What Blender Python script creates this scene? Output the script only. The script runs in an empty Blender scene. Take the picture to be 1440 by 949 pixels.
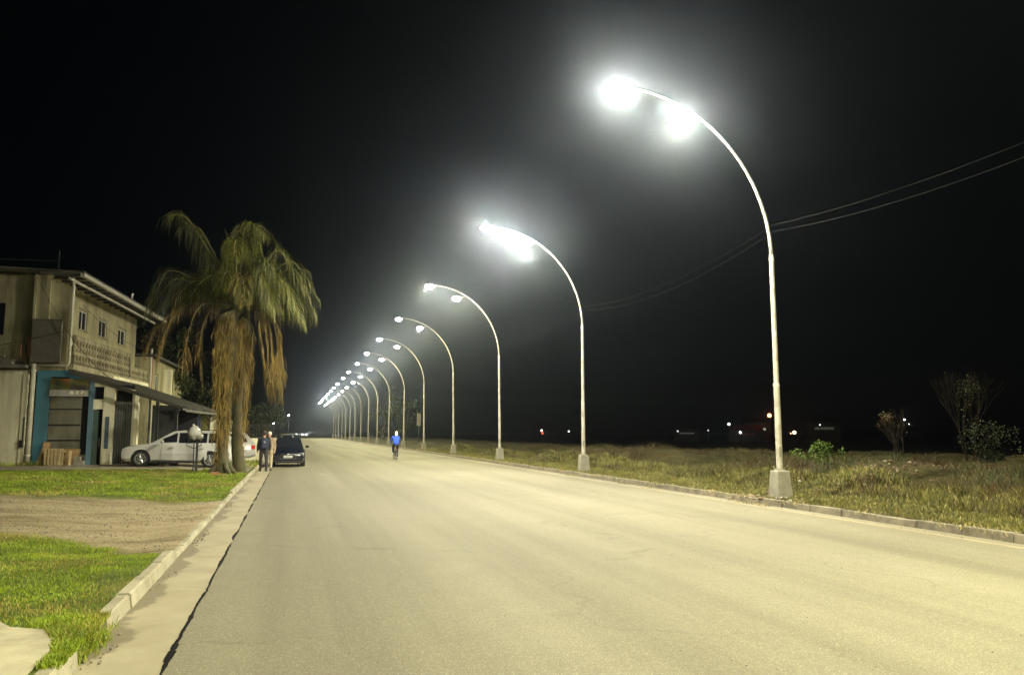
SKY=.00018;EXPO=0.05;HAZE=.0006;ANI=.95;LENS=5300.;POWER=1500.;POWER2=3900.;POWER3=6000.;LCOL=(1,.94,.55)
import bpy, bmesh, math, random
from mathutils import Vector, Matrix, noise
R = math.radians
rnd = random.Random(7)
sc = bpy.context.scene
col = sc.collection

# ------------------------------------------------------------------ helpers
def link(o, parent=None):
    col.objects.link(o)
    if parent is not None:
        o.parent = parent
    return o

def tag(o, label=None, cat=None, group=None, kind=None):
    if label: o['label'] = label
    if cat: o['category'] = cat
    if group: o['group'] = group
    if kind: o['kind'] = kind
    return o

def empty(name, loc, rz=0.0, label=None, cat=None, group=None, kind=None):
    o = bpy.data.objects.new(name, None)
    o.empty_display_size = 0.2
    col.objects.link(o)
    o.location = loc
    o.rotation_euler = (0, 0, rz)
    return tag(o, label, cat, group, kind)

def copy_tree(o, parent=None):
    c = o.copy()
    col.objects.link(c)
    c.parent = parent
    for ch in list(o.children):
        copy_tree(ch, c)
    return c

class MB:
    def __init__(s):
        s.v = []; s.f = []; s.m = []
    def face(s, pts, m=0):
        i = len(s.v)
        s.v += [tuple(p) for p in pts]
        s.f.append(tuple(range(i, i + len(pts))))
        s.m.append(m)
    def box(s, x0, x1, y0, y1, z0, z1, m=0):
        s.hexa([(x0,y0,z0),(x1,y0,z0),(x1,y1,z0),(x0,y1,z0)], [(x0,y0,z1),(x1,y0,z1),(x1,y1,z1),(x0,y1,z1)], m)
        return s
    def hexa(s, a, b, m=0):
        n = len(a); i = len(s.v)
        s.v += [tuple(p) for p in a] + [tuple(p) for p in b]
        s.f.append(tuple(i + k for k in reversed(range(n)))); s.m.append(m)
        s.f.append(tuple(i + n + k for k in range(n))); s.m.append(m)
        for k in range(n):
            k2 = (k + 1) % n
            s.f.append((i + k, i + k2, i + n + k2, i + n + k)); s.m.append(m)
        return s
    def frustum(s, c, w0, d0, w1, d1, z0, z1, m=0):
        x, y = c
        return s.hexa([(x-w0/2,y-d0/2,z0),(x+w0/2,y-d0/2,z0),(x+w0/2,y+d0/2,z0),(x-w0/2,y+d0/2,z0)],
                      [(x-w1/2,y-d1/2,z1),(x+w1/2,y-d1/2,z1),(x+w1/2,y+d1/2,z1),(x-w1/2,y+d1/2,z1)], m)
    def tube(s, pts, rad, seg=8, m=0, caps=True, sq=None):
        pts = [Vector(p) for p in pts]
        n = len(pts)
        if not hasattr(rad, '__len__'): rad = [rad] * n
        up = None; rings = []
        for k in range(n):
            t = (pts[min(k+1, n-1)] - pts[max(k-1, 0)])
            if t.length < 1e-9: t = Vector((0, 0, 1))
            t.normalize()
            if up is None:
                a = Vector((0, 0, 1)) if abs(t.z) < 0.9 else Vector((1, 0, 0))
                up = t.cross(a).normalized()
            else:
                up = (up - t * up.dot(t))
                if up.length < 1e-6: up = t.orthogonal()
                up.normalize()
            w = t.cross(up)
            i = len(s.v); rings.append(i)
            for q in range(seg):
                an = 2 * math.pi * q / seg
                e = math.cos(an) * rad[k]; g = math.sin(an) * rad[k] * (sq or 1)
                s.v.append(tuple(pts[k] + up * e + w * g))
        for a, b in zip(rings, rings[1:]):
            for q in range(seg):
                q2 = (q + 1) % seg
                s.f.append((a + q, a + q2, b + q2, b + q)); s.m.append(m)
        if caps:
            s.f.append(tuple(reversed(range(rings[0], rings[0] + seg)))); s.m.append(m)
            s.f.append(tuple(range(rings[-1], rings[-1] + seg))); s.m.append(m)
        return s
    def ball(s, c, r, seg=10, m=0, rz=None, ry=None):
        c = Vector(c); rz = rz or r; ry = ry or r
        rings = max(4, seg // 2 + 1)
        i0 = len(s.v)
        s.v.append(tuple(c + Vector((0, 0, -rz))))
        for k in range(1, rings):
            a = -math.pi / 2 + math.pi * k / rings
            for q in range(seg):
                b = 2 * math.pi * q / seg
                s.v.append(tuple(c + Vector((r * math.cos(a) * math.cos(b), ry * math.cos(a) * math.sin(b), rz * math.sin(a)))))
        s.v.append(tuple(c + Vector((0, 0, rz))))
        top = len(s.v) - 1
        for q in range(seg):
            q2 = (q + 1) % seg
            s.f.append((i0, i0 + 1 + q2, i0 + 1 + q)); s.m.append(m)
            for k in range(rings - 2):
                a = i0 + 1 + k * seg; b = a + seg
                s.f.append((a + q, a + q2, b + q2, b + q)); s.m.append(m)
            a = i0 + 1 + (rings - 2) * seg
            s.f.append((a + q, a + q2, top)); s.m.append(m)
        return s
    def xf(s, M, start=0):
        for i in range(start, len(s.v)):
            s.v[i] = tuple(M @ Vector(s.v[i]))
        return s
    def build(s, name, mat, parent=None, smooth=False, loc=None, bevel=0, weld=False):
        me = bpy.data.meshes.new(name)
        me.from_pydata(s.v, [], s.f)
        mats = mat if isinstance(mat, (list, tuple)) else [mat]
        for q in mats: me.materials.append(q)
        if len(mats) > 1: me.polygons.foreach_set('material_index', s.m)
        if smooth: me.polygons.foreach_set('use_smooth', [True] * len(me.polygons))
        me.update()
        if weld:
            bm = bmesh.new(); bm.from_mesh(me)
            bmesh.ops.remove_doubles(bm, verts=bm.verts, dist=1e-4)
            bmesh.ops.recalc_face_normals(bm, faces=bm.faces)
            bm.to_mesh(me); bm.free()
        o = bpy.data.objects.new(name, me)
        link(o, parent)
        if loc: o.location = loc
        if bevel:
            b = o.modifiers.new('bevel', 'BEVEL'); b.width = bevel; b.segments = 2; b.limit_method = 'ANGLE'; b.angle_limit = R(40)
        return o

def bake(o):
    """apply the modifiers of o"""
    dg = bpy.context.evaluated_depsgraph_get()
    me = bpy.data.meshes.new_from_object(o.evaluated_get(dg))
    o.modifiers.clear()
    o.data = me
    return o

# ------------------------------------------------------------------ materials
def new_mat(name):
    m = bpy.data.materials.new(name); m.use_nodes = True
    nt = m.node_tree
    return m, nt, nt.nodes['Principled BSDF']

def N(nt, t, **kw):
    n = nt.nodes.new(t)
    for k, v in kw.items():
        if hasattr(n, k): setattr(n, k, v)
        else: n.inputs[k.replace('_', ' ')].default_value = v
    return n

def L(nt, a, b): nt.links.new(a, b)

def c4(c): return (c[0], c[1], c[2], 1)

def noise_tex(nt, scale, detail=6, rough=.6, coord='Object', stretch=None):
    tc = N(nt, 'ShaderNodeTexCoord')
    n = N(nt, 'ShaderNodeTexNoise'); n.inputs['Scale'].default_value = scale
    n.inputs['Detail'].default_value = detail; n.inputs['Roughness'].default_value = rough
    if stretch:
        mp = N(nt, 'ShaderNodeMapping'); mp.inputs['Scale'].default_value = stretch
        L(nt, tc.outputs[coord], mp.inputs['Vector']); L(nt, mp.outputs[0], n.inputs['Vector'])
    else:
        L(nt, tc.outputs[coord], n.inputs['Vector'])
    return n.outputs['Fac']

def ramp(nt, src, stops):
    r = N(nt, 'ShaderNodeValToRGB')
    e = r.color_ramp.elements
    while len(e) < len(stops): e.new(0.5)
    for k, (p, c) in enumerate(stops):
        e[k].position = p
        e[k].color = c4(c) if hasattr(c, '__len__') else (c, c, c, 1)
    L(nt, src, r.inputs[0])
    return r.outputs[0]

def mix(nt, fac, a, b, mode='MIX'):
    n = N(nt, 'ShaderNodeMix'); n.data_type = 'RGBA'; n.blend_type = mode
    for sock, val in ((n.inputs['Factor'], fac), (n.inputs['A'], a), (n.inputs['B'], b)): pass
    def put(s, v):
        if isinstance(v, bpy.types.NodeSocket): L(nt, v, s)
        elif hasattr(v, '__len__'): s.default_value = c4(v)
        else: s.default_value = v
    put(n.inputs[0], fac); put(n.inputs[6], a); put(n.inputs[7], b)
    return n.outputs[2]

def bump(nt, b, h, strength=.4, dist=.02):
    n = N(nt, 'ShaderNodeBump'); n.inputs['Strength'].default_value = strength; n.inputs['Distance'].default_value = dist
    L(nt, h, n.inputs['Height']); L(nt, n.outputs[0], b.inputs['Normal'])

def simple(name, c, rough=.7, metal=0.0, var=.25, scale=3.0, bmp=0.0, bscale=60, spec=None, dirt=None, streak=None, coat=0):
    """base colour broken up by two scales of noise, optional dirt colour and vertical streaks"""
    m, nt, b = new_mat(name)
    b.inputs['Roughness'].default_value = rough; b.inputs['Metallic'].default_value = metal
    if spec is not None: b.inputs['Specular IOR Level'].default_value = spec
    if coat: b.inputs['Coat Weight'].default_value = coat
    lo = tuple(x * (1 - var) for x in c); hi = tuple(min(1, x * (1 + var * .7)) for x in c)
    n1 = noise_tex(nt, scale)
    out = ramp(nt, n1, [(.3, lo), (.7, hi)])
    if dirt:
        n2 = noise_tex(nt, scale * .6, 8, .7, stretch=streak or (1, 1, 1))
        f = ramp(nt, n2, [(.45, 0.0), (.68, 1.0)])
        out = mix(nt, f, out, dirt)
    L(nt, out, b.inputs['Base Color'])
    if bmp: bump(nt, b, noise_tex(nt, bscale, 4), bmp, .01)
    return m

def emis(name, c, s):
    m, nt, b = new_mat(name)
    b.inputs['Base Color'].default_value = c4(c)
    b.inputs['Emission Color'].default_value = c4(c); b.inputs['Emission Strength'].default_value = s
    return m

M = {}
M['concrete'] = simple('concrete', (.34, .31, .24), .85, var=.2, scale=2, bmp=.4, bscale=40, dirt=(.2, .17, .12))
M['kerb'] = simple('kerb', (.29, .265, .185), .9, var=.3, scale=2.2, bmp=.7, bscale=22, dirt=(.17, .15, .08))
M['kerb_old'] = simple('kerb_old', (.17, .145, .1), .9, var=.35, scale=4, bmp=.6, bscale=25, dirt=(.08, .07, .045))
M['lamp_paint'] = simple('lamp_paint', (.44, .42, .36), .45, var=.08, scale=6, dirt=(.22, .18, .12), bmp=.05)
M['plinth'] = simple('plinth', (.22, .205, .155), .9, var=.25, scale=5, bmp=.6, bscale=50)
M['fixture'] = simple('fixture', (.35, .36, .38), .4, .6)
M['black'] = simple('black_rubber', (.02, .02, .02), .8)
M['tar'] = simple('tar', (.007, .0065, .006), .95, spec=.05)

# ------------------------------------------------------------------ camera, world, haze
CAMZ = 1.68
cam = bpy.data.cameras.new('camera'); cam.lens = 28; cam.sensor_width = 36; cam.clip_end = 8000; cam.clip_start = .05
co = bpy.data.objects.new('camera', cam); col.objects.link(co)
co.location = (0, 0, CAMZ)
co.rotation_euler = (R(90) + math.atan(133 / 1120), 0, -math.atan(310 / math.hypot(1120, 133)))
sc.camera = co

w = bpy.data.worlds.new('World'); sc.world = w; w.use_nodes = True
wn = w.node_tree; bg = wn.nodes['Background']
sky = wn.nodes.new('ShaderNodeTexSky'); sky.sky_type = 'NISHITA'; sky.sun_disc = False
sky.sun_elevation = R(35); sky.sun_rotation = R(200)
wn.links.new(sky.outputs[0], bg.inputs['Color'])
bg.inputs['Strength'].default_value = SKY
sc.view_settings.view_transform = 'Standard'; sc.view_settings.look = 'None'
sc.view_settings.exposure = EXPO; sc.view_settings.gamma = 1
sc.cycles.use_denoising = True
sc.cycles.max_bounces = 5; sc.cycles.diffuse_bounces = 3; sc.cycles.glossy_bounces = 2; sc.cycles.volume_bounces = 0
sc.cycles.transparent_max_bounces = 12
sc.cycles.sample_clamp_indirect = 3
sc.cycles.use_light_tree = True
sc.cycles.volume_step_rate = 1

def haze():
    m = bpy.data.materials.new('haze'); m.use_nodes = True
    nt = m.node_tree; nt.nodes.clear()
    out = nt.nodes.new('ShaderNodeOutputMaterial')
    v = nt.nodes.new('ShaderNodeVolumePrincipled')
    v.inputs['Color'].default_value = (.72, .83, 1, 1)
    v.inputs['Density'].default_value = HAZE
    v.inputs['Anisotropy'].default_value = ANI
    nt.links.new(v.outputs[0], out.inputs['Volume'])
    o = MB().box(-420, 620, -60, 900, -3.5, 40).build('haze', m)
    tag(o, kind='stuff')
haze()
# ------------------------------------------------------------------ road, gutter, kerbs
def road_mat():
    m, nt, b = new_mat('asphalt')
    tc = N(nt, 'ShaderNodeTexCoord')
    n1 = noise_tex(nt, .35, 5, .55, stretch=(2.2, .07, 1))      # long lengthwise bands of wear
    base = ramp(nt, n1, [(.32, (.115, .105, .072)), (.5, (.158, .146, .102)), (.68, (.195, .18, .13))])
    n2 = noise_tex(nt, 1.3, 8, .7)
    base = mix(nt, ramp(nt, n2, [(.35, .0), (.75, .45)]), base, (.125, .112, .08))
    n3 = N(nt, 'ShaderNodeTexVoronoi'); n3.inputs['Scale'].default_value = 120; L(nt, tc.outputs['Object'], n3.inputs['Vector'])
    wn_ = N(nt, 'ShaderNodeTexWhiteNoise'); L(nt, n3.outputs['Color'], wn_.inputs['Vector'])
    agg = ramp(nt, wn_.outputs['Value'], [(0, .78), (.5, .97), (.86, 1.08), (.99, 1.7)])
    base = mix(nt, 1.0, base, agg, 'MULTIPLY')
    # cracks and sealed patches
    wp = N(nt, 'ShaderNodeTexNoise'); wp.inputs['Scale'].default_value = 1.1; wp.inputs['Detail'].default_value = 6; L(nt, tc.outputs['Object'], wp.inputs['Vector'])
    va = N(nt, 'ShaderNodeVectorMath', operation='MULTIPLY_ADD'); va.inputs[1].default_value = (1.6, 1.6, 0)
    L(nt, wp.outputs['Color'], va.inputs[0]); L(nt, tc.outputs['Object'], va.inputs[2])
    vc = N(nt, 'ShaderNodeTexVoronoi'); vc.feature = 'DISTANCE_TO_EDGE'; vc.inputs['Scale'].default_value = .22; L(nt, va.outputs[0], vc.inputs['Vector'])
    cr_ = ramp(nt, vc.outputs['Distance'], [(.0, .3), (.0035, .2), (.006, 0)])
    wr = ramp(nt, noise_tex(nt, .5, 2, .5), [(.48, 0), (.56, 1)])
    base = mix(nt, mix(nt, 1.0, cr_, wr, 'MULTIPLY'), base, (.06, .052, .035))
    st = ramp(nt, noise_tex(nt, .28, 3, .6, stretch=(1, .35, 1)), [(.62, 0), (.7, .3)])
    base = mix(nt, st, base, (.11, .098, .068))
    L(nt, base, b.inputs['Base Color'])
    b.inputs['Roughness'].default_value = .85
    b.inputs['Specular IOR Level'].default_value = .15
    bump(nt, b, n3.outputs['Distance'], .3, .004)
    return m
M['road'] = road_mat()

def gutter_mat():
    m, nt, b = new_mat('gutter_concrete')
    n1 = noise_tex(nt, 1.2, 6, .6)
    base = ramp(nt, n1, [(.3, (.20, .17, .105)), (.7, (.30, .265, .175))])
    # damp stains spreading from the kerb side
    tc = N(nt, 'ShaderNodeTexCoord'); sp = N(nt, 'ShaderNodeSeparateXYZ'); L(nt, tc.outputs['Object'], sp.inputs[0])
    n2 = noise_tex(nt, 1.1, 4, .6, stretch=(1, 1.0, 1))
    mr = N(nt, 'ShaderNodeMapRange'); L(nt, sp.outputs['X'], mr.inputs['Value'])
    mr.inputs['From Min'].default_value = -1.42; mr.inputs['From Max'].default_value = -.95
    mr.inputs['To Min'].default_value = .25; mr.inputs['To Max'].default_value = -.25
    ad = N(nt, 'ShaderNodeMath', operation='ADD'); L(nt, n2, ad.inputs[0]); L(nt, mr.outputs[0], ad.inputs[1])
    st = ramp(nt, ad.outputs[0], [(.6, 0.0), (.68, .75)])
    base = mix(nt, st, base, (.10, .08, .045))
    L(nt, base, b.inputs['Base Color']); b.inputs['Roughness'].default_value = .8
    bump(nt, b, noise_tex(nt, 70, 4), .35, .006)
    return m
M['gutter'] = gutter_mat()

def strip(name, x0, x1, y0, y1, z, mat, ny=60, nx=1, far=0.0):
    mb = MB()
    ys = [y0 + (y1 - y0) * (k / ny) ** 1.6 for k in range(ny + 1)]
    for a, b_ in zip(ys, ys[1:]):
        for i in range(nx):
            xa = x0 + (x1 - x0) * i / nx; xb = x0 + (x1 - x0) * (i + 1) / nx
            mb.face([(xa, a, z), (xb, a, z), (xb, b_, z), (xa, b_, z)])
    return tag(mb.build(name, mat), kind='structure')

# soil out to the horizon
M['soil'] = simple('field_soil', (.035, .036, .02), .95, var=.4, scale=.15)
tag(MB().box(-3000, 3000, -600, 5000, -1.2, -.9).build('ground', M['soil']), kind='structure')
XR = 10.7
tag(MB().box(-.83, XR, -40, 620, -.5, 0).build('road', M['road']), kind='structure')
tag(MB().box(-1.44, -.834, -40, 300, -.5, .003).build('gutter', M['gutter']), kind='structure')
# tarred joint between gutter and asphalt: broken black bead
mb = MB(); y = -6.0; r2 = random.Random(3)
while y < 60:
    dy = .05 + .02 * max(y, 0) / 6
    gap = noise.noise(Vector((0, y * 1.1, 5)))
    wv = .006 + .017 * max(0, gap + .35) * (1 + r2.random())
    x = -.832 + .028 * noise.noise(Vector((2, y * .9, 0))) + .012 * noise.noise(Vector((5, y * 6, 0)))
    if gap > -.42:
        mb.box(x - wv, x + wv * .8, y, y + dy * 1.02, .0032, .0075)
    y += dy
tag(mb.build('tar_seam', M['tar']), kind='structure')

def kerb_left():
    mb = MB(); y = -6.0
    segs = []
    r2 = random.Random(5)
    while y < 90:
        ln = 1.0 if y > 6.3 else .9
        segs.append((y, y + ln - .018)); y += ln
    for a, b_ in segs:
        if 6.15 < a < 7.2: continue                     # the broken gap that the grass spills through
        h = .125 if a < 11.2 else (.055 if a < 22 else .115)
        wd = .14 if a < 11.2 else .10
        h += r2.uniform(-.008, .008); j = r2.uniform(-.008, .008)
        x0 = -1.44 - wd + j; x1 = -1.44 + j
        n = 4
        for k in range(n):
            ya = a + (b_ - a) * k / n; yb = a + (b_ - a) * (k + 1) / n
            mb.hexa([(x0, ya, -.1), (x1 + .025, ya, -.1), (x1 + .025, yb, -.1), (x0, yb, -.1)],
                    [(x0, ya, h), (x1 - .01, ya, h), (x1 - .01, yb, h), (x0, yb, h)])
            mb.hexa([(x0 + .01, ya, h), (x1 - .01, ya, h), (x1 - .01, yb, h), (x0 + .01, yb, h)],
                    [(x0 + .02, ya, h + .012), (x1 - .03, ya, h + .012), (x1 - .03, yb, h + .012), (x0 + .02, yb, h + .012)])
    return tag(mb.build('kerb_left', M['kerb']), kind='structure')
kerb_left()
def kerb_right():
    mb = MB(); y = -6.0; r2 = random.Random(15)
    while y < 300:
        ln = 1.0 if y < 60 else 5.0
        if not (22.2 < y < 22.9):
            h = .135 + r2.uniform(-.012, .012); j = r2.uniform(-.015, .015)
            mb.hexa([(XR + j - .02, y, -.1), (XR + .16 + j, y, -.1), (XR + .16 + j, y + ln - .02, -.1), (XR + j - .02, y + ln - .02, -.1)],
                    [(XR + j + .02, y, h), (XR + .15 + j, y, h), (XR + .15 + j, y + ln - .02, h), (XR + j + .02, y + ln - .02, h)])
        y += ln
    return tag(mb.build('kerb_right', M['kerb_old'], bevel=.012), kind='structure')
kerb_right()
# yellow dust line along the right kerb
M['edge_paint'] = simple('edge_paint', (.24, .19, .10), .85, var=.3, scale=2, dirt=(.185, .166, .113))
mb = MB()
for a in range(0, 60):
    xo = .02 * noise.noise(Vector((3, a * .4, 0)))
    xo2 = .02 * noise.noise(Vector((3, (a + 1) * .4, 0)))
    mb.face([(XR - .42 + xo, a, .004), (XR - .30 + xo, a, .004), (XR - .30 + xo2, a + 1, .004), (XR - .42 + xo2, a + 1, .004)])
tag(mb.build('edge_line', M['edge_paint']), kind='structure')

# ------------------------------------------------------------------ street lamps
LAMPY = [17.1 + 13.53 * k for k in range(17)]
PX = 11.42
def lamp_arc(n=22, x0=0.0, a=3.9, z0=5.85, b=4.0):
    pts = []
    for k in range(n + 1):
        t = (math.pi / 2) * k / n
        pts.append((x0 - a + a * math.cos(t), 0, z0 + b * math.sin(t)))
    return pts
M['lens'] = emis('lamp_lens', (1, .955, .8), LENS)
M['lens_hot'] = emis('lamp_lens_full', (1, .955, .8), LENS * 1.0)  # same lens for the second lamp, strength tuned apart for its halo
M['lens_dim'] = emis('lamp_lens_weak', (1, .97, .88), LENS * .2)  # emission lowered to limit the glow; the lens itself is unchanged
M['lens_far'] = emis('lamp_lens_weakest', (.93, .97, 1), LENS * .035)  # emission cut so the distant glows stay small and separate
def street_lamp():
    root = empty('street_lamp', (0, 0, 0))
    tag(root, 'x', 'street lamp', 'arched double street lamps along the right kerb')
    MB().frustum((0, 0), .46, .46, .33, .33, -.25, .62).build('concrete_base', M['plinth'], root, bevel=.02)
    p = MB()
    p.tube([(0, 0, .6), (0, 0, 2.68)], [.077, .07], 20)
    p.tube([(0, 0, 2.66), (0, 0, 2.74)], [.08, .064], 20)
    p.tube([(0, 0, 2.7), (0, 0, 5.85)], [.061, .054], 20)
    p.tube([(0, 0, 5.78), (0, 0, 5.93)], [.066, .047], 20)
    p.build('pole', M['lamp_paint'], root, smooth=False)
    MB().box(-.04, .04, -.083, -.06, .95, 1.2).build('access_door', M['plinth'], root, bevel=.004)
    pts = lamp_arc()
    MB().tube(pts, [.043 - .016 * k / 22 for k in range(23)], 14).build('arm', M['lamp_paint'], root, smooth=True)
    # bolted flange
    fl = MB().tube([(0, 0, .62), (0, 0, .635)], .15, 16)
    for k in range(4):
        an = R(45 + 90 * k)
        fl.tube([(.115 * math.cos(an), .115 * math.sin(an), .63), (.115 * math.cos(an), .115 * math.sin(an), .675)], .014, 6)
    fl.build('flange', M['plinth'], root)
    for (hx, hz, brk) in ((-3.98, 9.83, None), (-2.42, 9.2, (-1.95, 9.32))):
        h = MB()
        h.hexa([(-.34, -.15, -.03), (.30, -.09, -.03), (.30, .09, -.03), (-.34, .15, -.03)],
               [(-.26, -.10, .10), (.28, -.05, .06), (.28, .05, .06), (-.26, .10, .10)])
        ho = h.build('lamp_head', M['fixture'], root, loc=(hx, 0, hz), bevel=.02)
        le = MB().ball((-.06, 0, -.05), .21, 16, rz=.13, ry=.135).build('lens', M['lens'], ho, smooth=True)
        if brk:
            MB().tube([(hx + .28, 0, hz + .01), (brk[0], 0, brk[1])], .022, 8).build('bracket', M['lamp_paint'], root)
        ld = bpy.data.lights.new('lamp_light', 'SPOT')
        ld.energy = POWER; ld.color = LCOL; ld.spot_size = R(178); ld.spot_blend = .35; ld.shadow_soft_size = .09
        lo = bpy.data.objects.new('lamp_light', ld); link(lo, ho); lo.location = (-.06, 0, -.2)
    return root
lamp0 = street_lamp()
lamp_labels = ['nearest street lamp of the row, tallest in view, beside the rubble and green shrub',
 'second nearest street lamp of the row, its base in dry grass',
 'third street lamp counted from the nearest, two heads well apart',
 'fourth street lamp counted from the nearest of the row',
 'fifth street lamp counted from the nearest, to the right of the cyclist',
 'street lamp just right of the cyclist, sixth from the nearest, small box post beside it',
 'street lamp just left of the cyclist, seventh from the nearest',
 'eighth street lamp from the nearest, left of the cyclist', 'ninth street lamp from the nearest, before the roadside trees',
 'tenth street lamp from the nearest', 'eleventh street lamp from the nearest', 'twelfth street lamp from the nearest',
 'thirteenth street lamp from the nearest', 'fourteenth street lamp, fourth from the far end', 'fifteenth street lamp, third from the far end',
 'sixteenth street lamp, last but one at the far end', 'farthest street lamp at the far end of the row']
for k, y in enumerate(LAMPY):
    o = lamp0 if k == 0 else copy_tree(lamp0)
    o.location = (PX, y, .14)
    o.rotation_euler = (0, 0, rnd.uniform(-.03, .03) if k else 0)
    o['label'] = lamp_labels[k]
    if k:
        o.rotation_euler = (R(rnd.uniform(-.5, .5)), R(rnd.uniform(-.6, .6)), rnd.uniform(-.05, .05))
    if k == 1:
        for h in o.children:
            for c in h.children:
                if c.type == 'MESH' and c.name.startswith('lens'):
                    me = c.data.copy(); me.materials[0] = M['lens_hot']; c.data = me
    if k >= 2:
        for h in o.children:
            for c in h.children:
                if c.type == 'LIGHT': ld2 = c.data.copy(); ld2.energy = POWER2; c.data = ld2
                if c.type == 'MESH' and c.name.startswith('lens'):
                    me = c.data.copy(); me.materials[0] = M['lens_dim'] if (k == 2 or (k in (5, 8, 13) and h.location.x > -3)) else M['lens_far']; c.data = me
for k in (1, 2, 3):
    o = copy_tree(lamp0); o.location = (PX, 17.1 - 13.53 * k, .14)
    for h in o.children:
        for c in h.children:
            if c.type == 'MESH' and c.name.startswith('lens'): me = c.data.copy(); me.materials[0] = M['lens_dim']; c.data = me
            if c.type == 'LIGHT': ld2 = c.data.copy(); ld2.energy = POWER3; c.data = ld2
    o['label'] = ['street lamp standing just outside the right edge of the view', 'street lamp level with the camera on the right, out of view', 'street lamp behind the camera, out of view'][k - 1]
# ------------------------------------------------------------------ terrain
def sm(a, b, x):
    t = max(0, min(1, (x - a) / (b - a))); return t * t * (3 - 2 * t)
def nz(x, y, s=1.0, q=0.0): return noise.noise(Vector((x * s, y * s, q)))
def dirt_mask(x, y):
    """1 on the bare driveway, 0 on grass"""
    n = .9 * nz(x, y, .5, 3) + .45 * nz(x, y, 1.7, 9)
    lo = 11.6 + (-1.6 - x) * 1.05 + n; hi = 21.0 + n * 1.3
    return sm(lo - .5, lo + .5, y) * (1 - sm(hi - .7, hi + .7, y))
def zl(x, y):
    d = -1.62 - x
    k = .145 if y < 11 else .145 - .085 * sm(11, 12.3, y) + .06 * sm(21, 24, y)
    z = k - .02 + (.31 - k) * sm(.2, 6 - 3.2 * sm(27, 33, y), d)
    z += .035 * nz(x, y, .6, 1) * sm(0, 1, d) * (1 - sm(31, 33, y)) + .012 * nz(x, y, 3, 2) * (1 - sm(31, 33, y))
    dm = dirt_mask(x, y)
    z -= .035 * dm * sm(0, .6, d)
    if dm > .3: z += .03 * nz(x * .5, y, 2.2, 7) * sm(0, .5, d)
    if y < 8.6: z = min(z, .13 + .012 * sm(7.8, 8.6, y))
    return z
BUMPS = [(15.5, 18.3, .4, 2.0), (13.7, 17.6, .3, 1.2), (13.0, 40.2, .5, 1.3), (13.3, 66.5, .55, 1.8), (13.0, 80.5, .6, 1.8), (13.2, 94.0, .6, 1.8), (13.4, 53, .35, 1.5), (13.5, 108, .6, 2)]
def zr(x, y):
    d = x - 10.86
    z = .125 + .015 * nz(x, y, 2, 4)
    bank = sm(2.0, 6.0, d + .9 * nz(x, y, .25, 8)) * (1 - sm(15, 26, d))
    amp = .62 * (1 - .55 * sm(34, 60, y)) * (.75 + .5 * nz(x, y, .16, 2))
    z += bank * max(.1, amp) + bank * (.30 * nz(x, y, .55, 5) + .07 * nz(x, y, 2.1, 6))
    z -= 1.0 * sm(22, 40, d)
    for bx, by, h, r in BUMPS:
        q = ((x - bx) ** 2 + (y - by) ** 2) / (r * r)
        if q < 1: z += h * (1 - q) ** 1.5 * (1 + .3 * nz(x, y, 3, 1))
    return z
def grid(name, xs, ys, zf, mat):
    vs = []; fs = []
    nx = len(xs)
    for y in ys:
        for x in xs: vs.append((x, y, zf(x, y)))
    for j in range(len(ys) - 1):
        for i in range(nx - 1):
            a = j * nx + i
            fs.append((a, a + 1, a + nx + 1, a + nx))
    me = bpy.data.meshes.new(name); me.from_pydata(vs, [], fs); me.materials.append(mat)
    me.polygons.foreach_set('use_smooth', [True] * len(fs))
    o = bpy.data.objects.new(name, me); link(o)
    return tag(o, kind='structure')
def geo(a, b, n, p=1.6): return [a + (b - a) * (k / n) ** p for k in range(n + 1)]

def verge_l_mat():
    m, nt, b = new_mat('verge_ground')
    tc = N(nt, 'ShaderNodeTexCoord'); at = N(nt, 'ShaderNodeAttribute'); at.attribute_name = 'dirt'
    n1 = noise_tex(nt, 2.2, 7, .65)
    grass = ramp(nt, n1, [(.3, (.05, .075, .012)), (.55, (.09, .12, .02)), (.75, (.17, .15, .05))])
    n2 = noise_tex(nt, 1.1, 9, .72, stretch=(.35, 1.3, 1))
    dirt = ramp(nt, n2, [(.3, (.13, .10, .055)), (.45, (.33, .265, .155)), (.6, (.42, .35, .22)), (.75, (.48, .41, .27))])
    n3 = noise_tex(nt, 28, 4, .7)
    dirt = mix(nt, ramp(nt, n3, [(.42, 0), (.7, .7)]), dirt, (.08, .06, .04))
    L(nt, mix(nt, at.outputs['Fac'], grass, dirt), b.inputs['Base Color'])
    b.inputs['Roughness'].default_value = .95
    b.inputs['Specular IOR Level'].default_value = .15
    bump(nt, b, noise_tex(nt, 14, 8, .75), .9, .05)
    return m
M['verge_l'] = verge_l_mat()
def verge_r_mat():
    m, nt, b = new_mat('verge_ground_weedy')
    n1 = noise_tex(nt, 1.2, 8, .7)
    g = ramp(nt, n1, [(.3, (.02, .02, .006)), (.5, (.04, .036, .012)), (.62, (.06, .048, .02)), (.75, (.028, .022, .01))])
    L(nt, g, b.inputs['Base Color']); b.inputs['Roughness'].default_value = .95
    b.inputs['Specular IOR Level'].default_value = .15
    bump(nt, b, noise_tex(nt, 9, 8, .75), .9, .06)
    return m
M['verge_r'] = verge_r_mat()
vl = grid('verge_left', [-60, -45, -34, -26, -20] + [-16 + 14.36 * k / 110 for k in range(111)] + [-1.52],
          [-30, -15, -5, 0] + [2 + 36 * (k / 260) for k in range(261)] + geo(39, 300, 40), zl, M['verge_l'])
at = vl.data.attributes.new('dirt', 'FLOAT', 'POINT')
at.data.foreach_set('value', [dirt_mask(v.co.x, v.co.y) * .97 for v in vl.data.vertices])
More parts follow.
